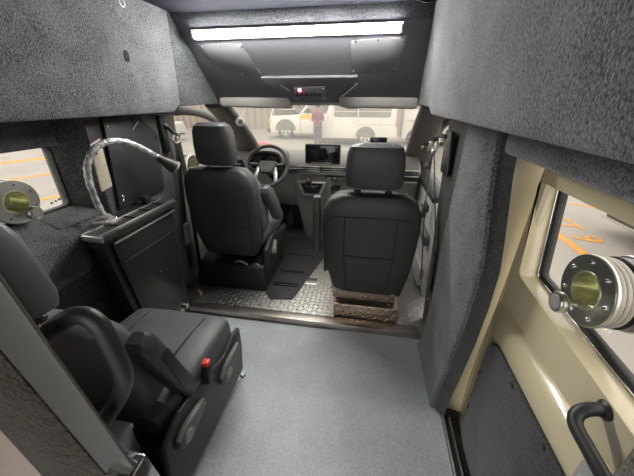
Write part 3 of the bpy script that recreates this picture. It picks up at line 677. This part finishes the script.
tag(mk('cloth_scrap', b, pm('tan_rag', (.34, .29, .19), .9, bump=(60, .8, .01))), 'small crumpled tan scrap on the tread floor behind the driver seat', 'scrap')
b = B(); lathe(b, knobp(.015, .012, .35), (-.585, 1.015, .0), (0, 0, 1), 14); tag(mk('floor_bolt', b, ALUD), 'small round bolt head on the grey floor beside the rear seat', 'bolt')

# ================================================================== LEFT SIDE: cabinet, lamp, board
t = thing('cabinet', 'black side cabinet with metal-edged slatted top by the wall', 'cabinet', (-1.2, 1.2, 0))
b = B(); hull(b, [(-1.115, .95, .795), (-1.185, .95, .795), (-1.245, 1.04, .795), (-1.245, 1.445, .795), (-1.115, 1.445, .795), (-1.115, 1.405, .12), (-1.245, 1.405, .12), (-1.115, 1.385, 0), (-1.245, 1.385, 0), (-1.115, 1.03, 0), (-1.185, 1.03, 0), (-1.245, 1.09, 0)], .006); mk('body', b, BLKS, t)
pp = [(.985, .765), (1.425, .765), (1.388, .23), (1.375, .175), (1.345, .15), (1.05, .15)]
b = B(); prism(b, pp, 'x', -1.116, -1.098, .006, 2); fp = mk('front_panel', b, BLKS, t)
b = B(); frame(b, [(1.01, .66), (1.40, .66), (1.365, .24), (1.335, .19), (1.075, .19)], [(1.018, .652), (1.39, .652), (1.357, .246), (1.33, .198), (1.081, .198)], 'x', -1.099, -1.0955, .001); mk('panel_edge', b, BLK, fp)
b = B(); lathe(b, knobp(.012, .006, .3), (-1.098, 1.21, .48), (1, 0, 0), 16); mk('latch', b, BLK, fp)
b = B(); hull(b, [(x, y, z) for z in (.796, .822) for x, y in ((-1.085, .935), (-1.185, .935), (-1.268, 1.045), (-1.268, 1.46), (-1.085, 1.46))], .004); mk('top', b, BLK, t)
for x in (-1.104, -1.188):
    b = B(); box(b, x - .004, x + .004, .94, 1.455, .820, .829, .002); mk('edge_strip', b, ALU, t)
b = B(); box(b, -1.185, -1.085, .928, .940, .800, .828, .003); mk('edge_strip', b, ALU, t)
b = B(); box(b, -1.100, -1.084, .985, 1.425, .765, .775, .003); mk('edge_strip', b, ALUD, t)
for k in range(4):
    b = B(); box(b, -1.182, -1.112, 1.06 + k * .105, 1.068 + k * .105, .821, .828, .001); mk('slat', b, BLKS, t)
b = B(); box(b, -1.24, -1.20, 1.36, 1.40, .822, .865, .006); mk('hinge', b, BLK, t)
for y in (1.285, 1.335):
    b = B(); box(b, -1.105, -1.085, y, y + .025, .125, .155, .004); mk('clip', b, ALU, t)

t = thing('gooseneck_lamp', 'bendy gooseneck lamp in crinkled clear wrap standing on the cabinet', 'lamp', (-1.205, 1.075, .829))
c0 = Vector((-1.212, 1.09, .8225))
b = B(); lathe(b, [(0, 0), (.050, 0), (.050, .012), (.045, .018), (.030, .020), (.028, .034), (.018, .040), (0, .040)], c0, (0, 0, 1), 32); bs = mk('base', b, GREYP, t)
for k in range(4):
    a = PI / 4 + k * PI / 2
    b = B(); lathe(b, knobp(.006, .005, .3), c0 + Vector((math.cos(a) * .042, math.sin(a) * .042, .016)), (0, 0, 1), 10); mk('screw', b, CHROME, bs)
gp = [(-1.215, 1.09, .855), (-1.222, 1.085, .94), (-1.222, 1.085, 1.03), (-1.212, 1.10, 1.105), (-1.19, 1.15, 1.165), (-1.165, 1.24, 1.178), (-1.14, 1.32, 1.145), (-1.118, 1.405, 1.085), (-1.110, 1.43, 1.065)]
b = B(); P = spline(gp, 8); R = []; up = None
for i, p in enumerate(P):
    d = (P[min(i + 1, len(P) - 1)] - P[max(i - 1, 0)]).normalized(); up = d.orthogonal().normalized() if up is None else (up - d * up.dot(d)).normalized(); s = d.cross(up)
    r = .0145 * (1 + .06 * math.sin(i * 1.9) + random.uniform(-.05, .05))
    R.append([p + (up * math.cos(2 * PI * q / 14) + s * math.sin(2 * PI * q / 14)) * r * (1 + random.uniform(-.05, .05)) for q in range(14)])
rings(b, R); mk('wrapped_neck', b, FILM, t, 70)
hd = Vector((-1.112, 1.425, 1.068)); dd = Vector((.42, .50, -.55)).normalized()
b = B(); lathe(b, [(0, -.01), (.018, -.01), (.021, .02), (.032, .06), (.037, .092), (.032, .094), (0, .085)], hd, dd, 22); mk('lamp_head', b, BLK, t)
b = B(); lathe(b, [(.030, .088), (.0385, .088), (.0385, .098), (.030, .098), (.030, .088)], hd, dd, 22); mk('head_ring', b, GREYP, t)

t = thing('equipment_board', 'large black chamfered board screwed upright behind the gooseneck lamp', 'board', (-1.265, 1.45, .82))
b = B(); prism(b, [(1.295, 1.275), (1.515, 1.275), (1.66, 1.165), (1.60, .835), (1.24, .835)], 'x', -1.277, -1.262, .003); bd = mk('panel', b, pm('board_black', (.020, .021, .024), .5, var=(5, .8, 1.3)), t)
b = B(); prism(b, [(1.205, 1.268), (1.30, 1.268), (1.262, 1.0), (1.19, 1.0)], 'x', -1.285, -1.2785, .002); mk('rear_panel', b, BLK, t)
for y, z in ((1.305, 1.235), (1.275, .89), (1.272, .868), (1.49, 1.255), (1.63, 1.15), (1.59, .86)):
    b = B(); lathe(b, knobp(.0075, .006, .3), (-1.262, y, z), (1, 0, 0), 12); mk('screw', b, CHROME if y < 1.4 else BLK, t)
b = B(); tube(b, [(-1.259, 1.46, 1.205), (-1.259, 1.50, 1.235), (-1.259, 1.515, 1.242)], .004, 8); mk('scuff_mark', b, GREYP, t)
b = B(); prism(b, [(1.195, 1.165), (1.255, 1.185), (1.243, .955), (1.175, .945)], 'x', -1.278, -1.270, .002)
st = tag(mk('beige_strip', b, pm('cream_strip', (.62, .54, .42), .4)), 'upright beige metal strip with one hole beside the black board', 'strip')
b = B(); lathe(b, knobp(.010, .003), (-1.270, 1.205, 1.125), (1, 0, 0), 16); mk('hole', b, RUB, st)

LAYER = pm('layered_grey_ring', (.40, .37, .33), .5, .4)
def port(lab, cx, cy, cz, s, scale=1.0, off=.045, ky=0.0, kz=-.045, grp='round bolted ports'):
    """round bolted port through a side window; s = +1 when the cabin lies towards +x"""
    t = thing('round_port', lab, 'port', (cx, cy, cz - .085 * scale), grp); a = (s, 0, 0); k = scale
    f = off
    b = B(); lathe(b, [(.046 * k, f - .012), (.083 * k, f - .012), (.085 * k, f - .009), (.085 * k, f - .003), (.083 * k, f), (.046 * k, f), (.046 * k, f - .012)], (cx, cy, cz), a, 48); fl = mk('inner_flange', b, STEEL, t)
    n_ = max(1, round((f - .016) / .012))
    for q in range(n_):
        h0 = .004 + (f - .016) * q / n_; h1 = .004 + (f - .016) * (q + 1) / n_ - .001
        b = B(); lathe(b, [(.050 * k, h0), (.080 * k, h0), (.0815 * k, (h0 + h1) / 2), (.080 * k, h1), (.050 * k, h1), (.050 * k, h0)], (cx, cy, cz), a, 44); mk('spacer_ring', b, LAYER, t)
    b = B(); lathe(b, [(.046 * k, -.030), (.083 * k, -.030), (.083 * k, -.006), (.046 * k, -.006), (.046 * k, -.030)], (cx, cy, cz), a, 44); mk('outer_flange', b, BLKS, t)
    b = B(); lathe(b, [(.046 * k, -.042), (.086 * k, -.042), (.088 * k, -.036), (.086 * k, -.031), (.046 * k, -.031), (.046 * k, -.042)], (cx, cy, cz), a, 44); mk('outer_ring', b, ALU, t)
    b = B(); lathe(b, [(.046 * k, f + .001), (.046 * k, -.048), (.0, -.049), (0, -.046), (.0425 * k, -.045), (.0425 * k, f + .001), (.046 * k, f + .001)], (cx, cy, cz), a, 40); mk('tube', b, ZINC, t)
    b = B(); hull(b, [(cx + s * h, cy + y * k, cz + z * k) for h, y, z in ((f - .02, -.040, -.016), (f - .02, .0, -.0415), (-.03, -.02, -.037), (f - .022, -.040, -.016), (f - .022, .0, -.0415), (-.032, -.02, -.037), (f - .02, -.03, -.03))]); mk('shutter', b, ZINC, t)
    for q in range(7):
        an = .45 + 2 * PI * q / 7
        b = B(); lathe(b, knobp(.0045 * k, .005, .4), (cx + s * f, cy + math.cos(an) * .067 * k, cz + math.sin(an) * .067 * k), a, 12); mk('bolt', b, CHROME, fl)
    kc = (cx, cy + ky, cz + kz)
    b = B(); lathe(b, [(0, f - .012), (.009, f - .012), (.009, f + .026), (.0235 * k, f + .026), (.026 * k, f + .030), (.026 * k, f + .042), (.0235 * k, f + .046), (0, f + .046)], kc, a, 28); kn = mk('knob', b, STEEL, t)
    b = B(); lathe(b, knobp(.0195 * k, .002), (cx + s * (f + .0461), kc[1], kc[2]), a, 24); mk('knob_face', b, GREYP, kn)
    return t
port('round steel port with zinc tube in the sliding door window', .5925, .687, .932, -1, 1.05, off=.050, ky=.010, kz=-.048)
port('round steel port with stubby knob in the rear side window by the headrest', -1.4325, .890, .978, 1, 1.04, off=.052, ky=.022, kz=-.050)
port('round steel port low in the driver door window behind the headrest', -1.435, 2.165, .875, 1, .95)
port('round steel port by the windscreen pillar on the passenger side', .53, 2.74, 1.03, -1, .98)

# ------------------------------------------------------------------ seat belts
t = thing('seat_belt', 'black seat belt hanging on the pillar behind the driver seat', 'seat belt', (-1.27, 1.72, .1), 'front seat belts')
b = B(); box(b, -1.275, -1.250, 1.685, 1.735, 1.05, 1.265, .008); mk('height_adjuster', b, BLKS, t)
b = B(); tube(b, [(-1.255, 1.71, 1.215), (-1.24, 1.725, 1.20), (-1.235, 1.76, 1.165), (-1.235, 1.79, 1.15)], .012, 10); mk('anchor_arm', b, BLKS, t)
b = B(); tube(b, [(-1.235, 1.77, 1.155), (-1.235, 1.745, 1.12), (-1.235, 1.77, 1.10), (-1.235, 1.81, 1.105), (-1.235, 1.825, 1.13), (-1.235, 1.80, 1.155)], .007, 8); mk('belt_guide', b, SILVER, t)
b = B(); ribbon(b, [(-1.235, 1.785, 1.105), (-1.25, 1.77, .9), (-1.262, 1.74, .6), (-1.268, 1.70, .2)], (0, 1, 0), .047); mk('webbing', b, WEB, t)
b = B(); ribbon(b, [(-1.235, 1.80, 1.105), (-1.238, 1.81, .9), (-1.245, 1.81, .6), (-1.262, 1.80, .12)], (0, 1, 0), .045); mk('webbing', b, WEB, t)
b = B(); hull(b, [(-1.258, 1.675, .40), (-1.258, 1.74, .40), (-1.258, 1.69, .56), (-1.258, 1.75, .56), (-1.235, 1.68, .41), (-1.235, 1.735, .41), (-1.235, 1.695, .55), (-1.235, 1.745, .55)], .006); mk('buckle_tongue', b, GREYP, t)
t = thing('seat_belt', 'black seat belt hanging on the pillar beside the passenger seat', 'seat belt', (.41, 1.75, .1), 'front seat belts')
b = B(); hull(b, [(x, y, z) for x in (.416, .436) for y, z in ((1.655, .975), (1.80, .975), (1.70, 1.20), (1.83, 1.20))], .006); mk('height_adjuster', b, BLKS, t)
b = B(); tube(b, [(.42, 1.80, 1.165), (.405, 1.90, 1.16), (.402, 1.97, 1.145), (.402, 2.0, 1.11)], .013, 10); mk('anchor_arm', b, BLKS, t)
b = B(); tube(b, [(.405, 1.99, 1.12), (.405, 1.955, 1.08), (.405, 1.975, 1.045), (.405, 2.03, 1.045), (.405, 2.05, 1.08), (.405, 2.02, 1.12), (.405, 1.99, 1.12)], .008, 8); mk('belt_guide', b, SILVER, t)
b = B(); ribbon(b, [(.405, 1.985, 1.05), (.412, 1.87, .90), (.416, 1.70, .71), (.42, 1.62, .58), (.425, 1.55, .30)], (.25, 1, 0), .047); mk('webbing', b, WEB, t)
b = B(); ribbon(b, [(.40, 2.0, 1.05), (.41, 2.04, .85), (.415, 2.0, .60), (.42, 1.87, .35), (.42, 1.80, .22)], (.3, 1, 0), .044); mk('webbing', b, WEB, t)
b = B(); hull(b, [(x, y, z) for x in (.398, .424) for y, z in ((2.0, .60), (2.05, .60), (2.01, .67), (2.06, .67))], .004); mk('buckle_tongue', b, BLKS, t)
for z, y in ((.53, 1.60), (.43, 1.585), (.33, 1.565), (.24, 1.555)):
    t_ = B(); lathe(t_, knobp(.010, .007, .35), (.431, y, z), (-1, 0, .05), 12)
    tag(mk('screw', t_, CHROME), 'small bright screw head in the row on the pillar beside the passenger seat', 'screw', 'pillar screws')

# ------------------------------------------------------------------ door grab handle, partition post, its handle, box
t = thing('door_grab_handle', 'curved black grab handle on the beige sliding door', 'handle', (.44, .40, .70))
b = B(); tube(b, [(.53, .490, .765), (.497, .489, .763), (.474, .482, .752), (.463, .462, .742), (.462, .42, .738), (.462, .375, .734), (.467, .345, .730), (.49, .33, .726), (.53, .328, .724)], .0138, 14); mk('grip', b, BLK, t)
b = B(); lathe(b, knobp(.021, .010, .3), (.527, .490, .765), (-1, 0, 0), 20); mk('mount', b, BLK, t)

def lean(xa0, xa1, xb0, xb1, y0, y1, bv):
    return hull(B(), [(x, y, z) for y in (y0, y1) for x, z in ((xa0, 0), (xa1, 1.285), (xb0, 0), (xb1, 1.285))], bv)
po = struct('partition', lean(-.276, -.497, -.325, -.615, .246, .252, .002), POSTM)
mk('carpet_strip', lean(-.328, -.618, -.580, -.765, .244, .256, .004), carpet_mat('shaggy_carpet', (.016, .014, .010), .3, 3.0, 120), po)
mk('painted_panel', lean(-.583, -.768, XL + .2, XL + .1, .247, .256, .002), BEIGEP, po)
b = B(); hull(b, [(x, y, z) for y in (.226, .274) for x, z in ((-.375, .62), (-.392, .715), (-.43, .62), (-.447, .715))], .006); lathe(b, knobp(.006, .004, .3), (-.412, .226, .69), (0, -1, 0), 12); mk('clamp', b, CHROME, po)
t = thing('partition_grab_handle', 'black loop grab handle behind the grey post beside the rear seat', 'handle', (-.46, .29, .8))
b = B(); tube(b, [(-.515, .254, .985), (-.50, .298, 1.005), (-.455, .305, 1.028), (-.424, .305, 1.018), (-.414, .305, .975), (-.412, .305, .90), (-.430, .303, .85), (-.458, .295, .805), (-.470, .254, .785)], .0155, 14); mk('grip', b, BLK, t)
for x, z in ((-.515, .985), (-.470, .785)):
    b = B(); lathe(b, knobp(.024, .014, .3), (x, .2525, z), (0, 1, 0), 18); mk('mount', b, BLK, t)
t = thing('metal_box', 'small grey metal box with lid behind the foot of the grey post', 'box', (-.71, .37, 0))
b = B(); box(b, -.765, -.660, .285, .452, 0, .430, .004); mk('body', b, ALUD, t)
b = B(); box(b, -.770, -.655, .28, .457, .432, .452, .004); mk('lid', b, pm('grey_box_paint', (.34, .35, .37), .4, .3), t)

# ================================================================== OUTSIDE
def wheel(t, x, y, r, wd=.2, s=-1, zc=None):
    zc = ZG + r if zc is None else zc
    b = B(); lathe(b, [(r * .60, -wd / 2), (r * .93, -wd / 2), (r, -wd * .35), (r, wd * .35), (r * .93, wd / 2), (r * .60, wd / 2), (r * .60, -wd / 2)], (x, y, zc), (0, 1, 0), 36); wh = mk('wheel', b, TYRE, t)
    b = B(); lathe(b, [(0, -.0), (r * .16, 0), (r * .18, .02), (r * .52, .03), (r * .58, 0), (r * .61, 0), (r * .61, .05), (0, .05)], (x, y + s * (wd / 2 - .0), zc), (0, -s, 0), 36)
    rm = mk('rim', b, SILVERC, wh)
    for k in range(5):
        a = PI / 2 + 2 * PI * k / 5; c = Vector((math.cos(a), 0, math.sin(a))); n_ = Vector((-c.z, 0, c.x)); o = Vector((x, y + s * (wd / 2 + .005), zc))
        q = [o + c * r * f + n_ * r * g + Vector((0, s * h, 0)) for f, g, h in ((.24, .05, 0), (.24, -.05, 0), (.5, .14, 0), (.5, -.14, 0), (.24, .05, -.03), (.24, -.05, -.03), (.5, .14, -.03), (.5, -.14, -.03))]
        b = B(); hull(b, q); mk('rim_gap', b, TYRE, rm)
def arch(t, x, y, r, zc):
    b = B(); pts = [(x + r * math.cos(a), zc + r * math.sin(a)) for a in [PI * k / 16 for k in range(17)]]; pi_ = [(x + (r - .10) * math.cos(a), zc + (r - .10) * math.sin(a)) for a in [PI * k / 16 for k in range(17)]]
    prism(b, pts, 'y', y - .015, y + .25); mk('wheel_arch', b, pm('arch_grey', (.16, .15, .14), .7), t)

# white pickup with raised bonnet
t = thing('pickup_truck', 'white off-road truck with raised bonnet and orange door plate outside the windscreen', 'truck', (-2.6, 15.2, ZG))
Y0 = 14.3
b = B(); prism(b, [(-4.78, -.25), (-4.82, .15), (-4.76, .52), (-3.42, .60), (-3.30, .62), (-.2, .62), (-.2, -.25)], 'y', Y0, Y0 + 1.8, .06, 3); mk('body', b, WHITEC, t)
b = B(); prism(b, [(-3.40, .60), (-2.72, 1.33), (-2.5, 1.40), (-.4, 1.40), (-.25, .60)], 'y', Y0 + .08, Y0 + 1.72, .05, 3); mk('cabin', b, WHITEC, t)
b = B(); prism(b, [(-3.18, .66), (-2.68, 1.26), (-1.75, 1.26), (-1.75, .66)], 'y', Y0 + .07, Y0 + .12, .01); mk('window', b, CARGL, t)
b = B(); prism(b, [(-3.42, .66), (-2.80, 1.33), (-2.84, 1.34), (-3.46, .67)], 'y', Y0 + .2, Y0 + 1.6); mk('windscreen', b, CARGL, t)
b = B(); hull(b, [(-3.44, Y0 + .15, .66), (-3.44, Y0 + 1.65, .66), (-4.15, Y0 + .15, 1.62), (-4.15, Y0 + 1.65, 1.62), (-3.50, Y0 + .15, .66), (-3.50, Y0 + 1.65, .66), (-4.22, Y0 + .15, 1.62), (-4.22, Y0 + 1.65, 1.62)], .015); mk('bonnet', b, CARGL, t)
b = B(); tube(b, [(-4.76, Y0 + .1, .50), (-4.40, Y0 + .12, 1.35)], .035, 8, sm=False); mk('bonnet_stay', b, WHITEC, t)
b = B(); box(b, -4.55, -3.55, Y0 + .12, Y0 + 1.6, .52, .78, .05); mk('engine', b, pm('engine_dark', (.09, .085, .08), .6), t)
b = B(); box(b, -4.2, -3.6, Y0 + .10, Y0 + .5, .80, .90, .03); mk('engine_cover', b, WHITEP, t)
b = B(); box(b, -3.28, -2.62, Y0 - .012, Y0 + .01, .40, .60, .004); mk('door_plate', b, ORANGE, t)
b = B(); box(b, -3.30, -3.285, Y0 - .006, Y0 + .01, -.2, .6); box(b, -2.2, -2.185, Y0 - .006, Y0 + .01, -.2, .6); mk('door_gap', b, TYRE, t)
b = B(); box(b, -4.98, -4.75, Y0 + .02, Y0 + 1.78, -.22, -.02, .05); mk('bumper', b, TYRE, t)
b = B(); box(b, -4.83, -4.68, Y0 - .008, Y0 + .2, .25, .40, .02); mk('headlamp', b, ORANGE, t)
arch(t, -4.02, Y0, .50, -.10); wheel(t, -4.02, Y0 + .10, .42); arch(t, -1.1, Y0, .50, -.10); wheel(t, -1.1, Y0 + .10, .42)
b = B(); box(b, -3.0, -2.86, Y0 - .16, Y0 + .06, .68, .84, .03); mk('mirror', b, TYRE, t)
t.scale = (1.08, 1.08, 1.08); t.location = (-2.83, 16.5, ZG)

# white passenger van
t = thing('white_van', 'white passenger van parked side-on beyond the windscreen', 'van', (-.4, 14.3, ZG)); Y0 = 13.6
b = B(); prism(b, [(-2.22, -.22), (-2.20, .40), (-2.02, .62), (-1.72, 1.52), (-1.5, 1.66), (.92, 1.66), (1.03, 1.50), (1.10, .55), (1.12, -.22)], 'y', Y0, Y0 + 1.7, .07, 3); mk('body', b, WHITEC, t)
b = B(); prism(b, rloop(-1.62, .80, .68, 1.26, .12), 'y', Y0 - .012, Y0 + .02); wn = mk('side_window', b, CARGL, t)
b = B(); box(b, -.60, -.56, Y0 - .02, Y0, .68, 1.26); box(b, -1.62, .80, Y0 - .018, Y0, .90, .92); mk('window_bar', b, WHITEC, wn)
b = B(); box(b, -.59, -.578, Y0 - .006, Y0 + .01, -.15, .66); box(b, -1.70, -1.688, Y0 - .006, Y0 + .01, -.15, 1.4); box(b, -.58, 1.06, Y0 - .006, Y0 + .01, .38, .392); mk('panel_gap', b, pm('gap_grey', (.3, .28, .25), .6), t)
b = B(); box(b, -.86, -.70, Y0 - .03, Y0, .50, .56, .012); mk('door_handle', b, SILVERC, t)
b = B(); box(b, 1.02, 1.16, Y0 - .01, Y0 + .25, .30, 1.30, .03); mk('tail_lamp', b, pm('tail_lamp_grey', (.30, .20, .19), .3), t)
b = B(); box(b, .35, 1.22, Y0 - .03, Y0 + 1.7, -.26, -.10, .04); mk('rear_bumper', b, pm('bumper_grey', (.28, .26, .24), .6), t)
b = B(); box(b, -2.1, -.6, Y0 - .01, Y0 + .2, -.34, -.20, .02); mk('running_board', b, TYRE, t)
arch(t, -.22, Y0, .43, -.12); wheel(t, -.22, Y0 + .10, .37); wheel(t, -1.92, Y0 + .15, .36)
t = thing('delivery_van', 'pale van half hidden by the windscreen pillar, last in the row', 'van', (2.4, 14.6, ZG)); Y0 = 14.0
b = B(); prism(b, [(1.34, -.22), (1.36, 1.5), (1.45, 1.7), (3.6, 1.7), (4.2, .6), (4.25, -.22)], 'y', Y0, Y0 + 1.7, .06, 3); mk('body', b, WHITEC, t)
b = B(); prism(b, rloop(1.55, 2.8, 1.0, 1.35, .07), 'y', Y0 - .012, Y0 + .02); mk('side_window', b, CARGL, t)
b = B(); box(b, 1.45, 3.4, Y0 - .02, Y0 + .01, .52, .62, .02); mk('side_strip', b, SILVERC, t)
wheel(t, 3.5, Y0 + .10, .36); wheel(t, 1.9, Y0 + .10, .36)

# cars beyond the side windows
def car(name, lab, x0, x1, y0, y1, m, zr=.95):
    """parked car lying along y"""
    t = thing(name, lab, 'car', ((x0 + x1) / 2, (y0 + y1) / 2, ZG)); L = y1 - y0
    b = B(); prism(b, [(y0, -.28), (y0 + .02, .15), (y0 + .15, .32), (y1 - .15, .38), (y1, .15), (y1, -.28)], 'x', x0, x1, .08, 3); mk('body', b, m, t)
    b = B(); prism(b, [(y0 + L * .18, .34), (y0 + L * .30, zr - .03), (y0 + L * .62, zr), (y0 + L * .85, .36)], 'x', x0 + .12, x1 - .12, .08, 3); mk('cabin', b, m, t)
    for xs in (x0 + .115, x1 - .125):
        b = B(); prism(b, [(y0 + L * .235, .40), (y0 + L * .315, zr - .10), (y0 + L * .61, zr - .07), (y0 + L * .77, .42)], 'x', xs, xs + .012, .004); mk('side_window', b, CARGL, t)
        b = B(); box(b, xs - .004, xs + .016, y0 + L * .48, y0 + L * .50, .40, zr - .08); mk('window_post', b, m, t)
    for yy in (y0 + L * .18, y0 + L * .73):
        for xx in (x0 + .1, x1 - .1):
            b = B(); lathe(b, [(0, -.1), (.27, -.1), (.31, -.07), (.31, .07), (.27, .1), (0, .1)], (xx, yy, ZG + .31), (1, 0, 0), 30); wh = mk('wheel', b, TYRE, t)
            b = B(); lathe(b, knobp(.19, .215, .05), (xx - .1075, yy, ZG + .31), (1, 0, 0), 24); mk('rim', b, SILVERC, wh)
    b = B(); box(b, x0 - .01, x1 + .01, y0 + L * .05, y0 + L * .95, -.22, -.14, .02); mk('side_trim', b, TYRE, t)
    return t
car('parked_car', 'white car parked outside the sliding door window', 3.56, 5.3, .7, 4.95, WHITEC)
car('parked_car', 'silver car parked outside the driver door window', -11.2, -9.4, 9.8, 14.6, SILVERC)

b = B(); R = []
for f, a, h in ((0, .34, 0), (.12, .36, .06), (.5, .33, .14), (.9, .20, .20), (1, .05, .21)): R.append(sup(-4.55, 12.6, ZG + h, (1, 0, 0), (0, 1, 0), a, a * .7, 2.6, 24))
rings(b, R); tag(mk('red_cover', b, REDP), 'low rounded red object on the ground in front of the truck', 'cover')

# person by the truck: one skinned body
def person(loc, lab):
    t = thing('person', lab, 'person', loc); L = Vector(loc)
    me = bpy.data.meshes.new('body'); V = []; E = []; Rr = []
    def v(x, y, z, r, p=None):
        V.append((x, y, z)); Rr.append(r)
        if p is not None: E.append((p, len(V) - 1))
        return len(V) - 1
    pel = v(0, 0, .92, .13); wa = v(0, 0, 1.08, .12, pel); ch = v(0, 0, 1.30, .145, wa); nk = v(0, 0, 1.46, .055, ch); hb = v(0, -.01, 1.55, .075, nk); ht = v(0, -.01, 1.68, .085, hb)
    for s in (-1, 1):
        hp = v(s * .09, 0, .86, .085, pel); kn = v(s * .10, -.02, .48, .058, hp); an = v(s * .10, 0, .08, .04, kn); v(s * .11, -.12, .035, .035, an)
        sh = v(s * .17, 0, 1.38, .06, ch); el = v(s * .22, -.03, 1.12, .042, sh); wr = v(s * .16, -.20, 1.02, .032, el); v(s * .10, -.28, 1.05, .03, wr)
    me.from_pydata(V, E, []); o = bpy.data.objects.new('body', me); C.objects.link(o); o.parent = t; o.location = (0, 0, 0); LOC[o.name] = L
    m = o.modifiers.new('skin', 'SKIN'); 
    for k, sv in enumerate(me.skin_vertices[0].data): sv.radius = (Rr[k], Rr[k]); sv.use_root = (k == 0)
    o.modifiers.new('sub', 'SUBSURF').levels = 2; o.modifiers['sub'].render_levels = 2; m.use_smooth_shade = True
    me.materials.append(pm('skin', (.36, .22, .15), .6))
    b = B(); rings(b, [sup(L.x, L.y, L.z + z, (1, 0, 0), (0, 1, 0), a, a * .72, 2.4, 24) for z, a in ((.84, .19), (.95, .185), (1.08, .165), (1.28, .195), (1.38, .19), (1.44, .12), (1.47, .07))]); mk('shirt', b, pm('plum_shirt', (.17, .055, .10), .8), t)
    for s in (-1, 1):
        b = B(); tube(b, [L + Vector((s * .17, 0, 1.38)), L + Vector((s * .22, -.03, 1.12)), L + Vector((s * .18, -.15, 1.04))], (.07, .05), 12); mk('sleeve', b, pm('plum_shirt', (.17, .055, .10), .8), t)
        b = B(); tube(b, [L + Vector((s * .085, 0, .90)), L + Vector((s * .10, -.02, .48)), L + Vector((s * .10, 0, .06))], (.105, .062), 14); mk('trouser_leg', b, pm('dark_trousers', (.06, .06, .075), .8), t)
    b = B(); rings(b, [sup(L.x, L.y + .012, L.z + z, (1, 0, 0), (0, 1, 0), a, a * 1.05, 2.2, 20) for z, a in ((1.58, .09), (1.66, .102), (1.73, .088), (1.77, .04))]); mk('hair', b, pm('dark_hair', (.02, .016, .014), .7), t)
person((-2.27, 13.2, ZG), 'person in plum top and dark trousers standing beside the white truck')
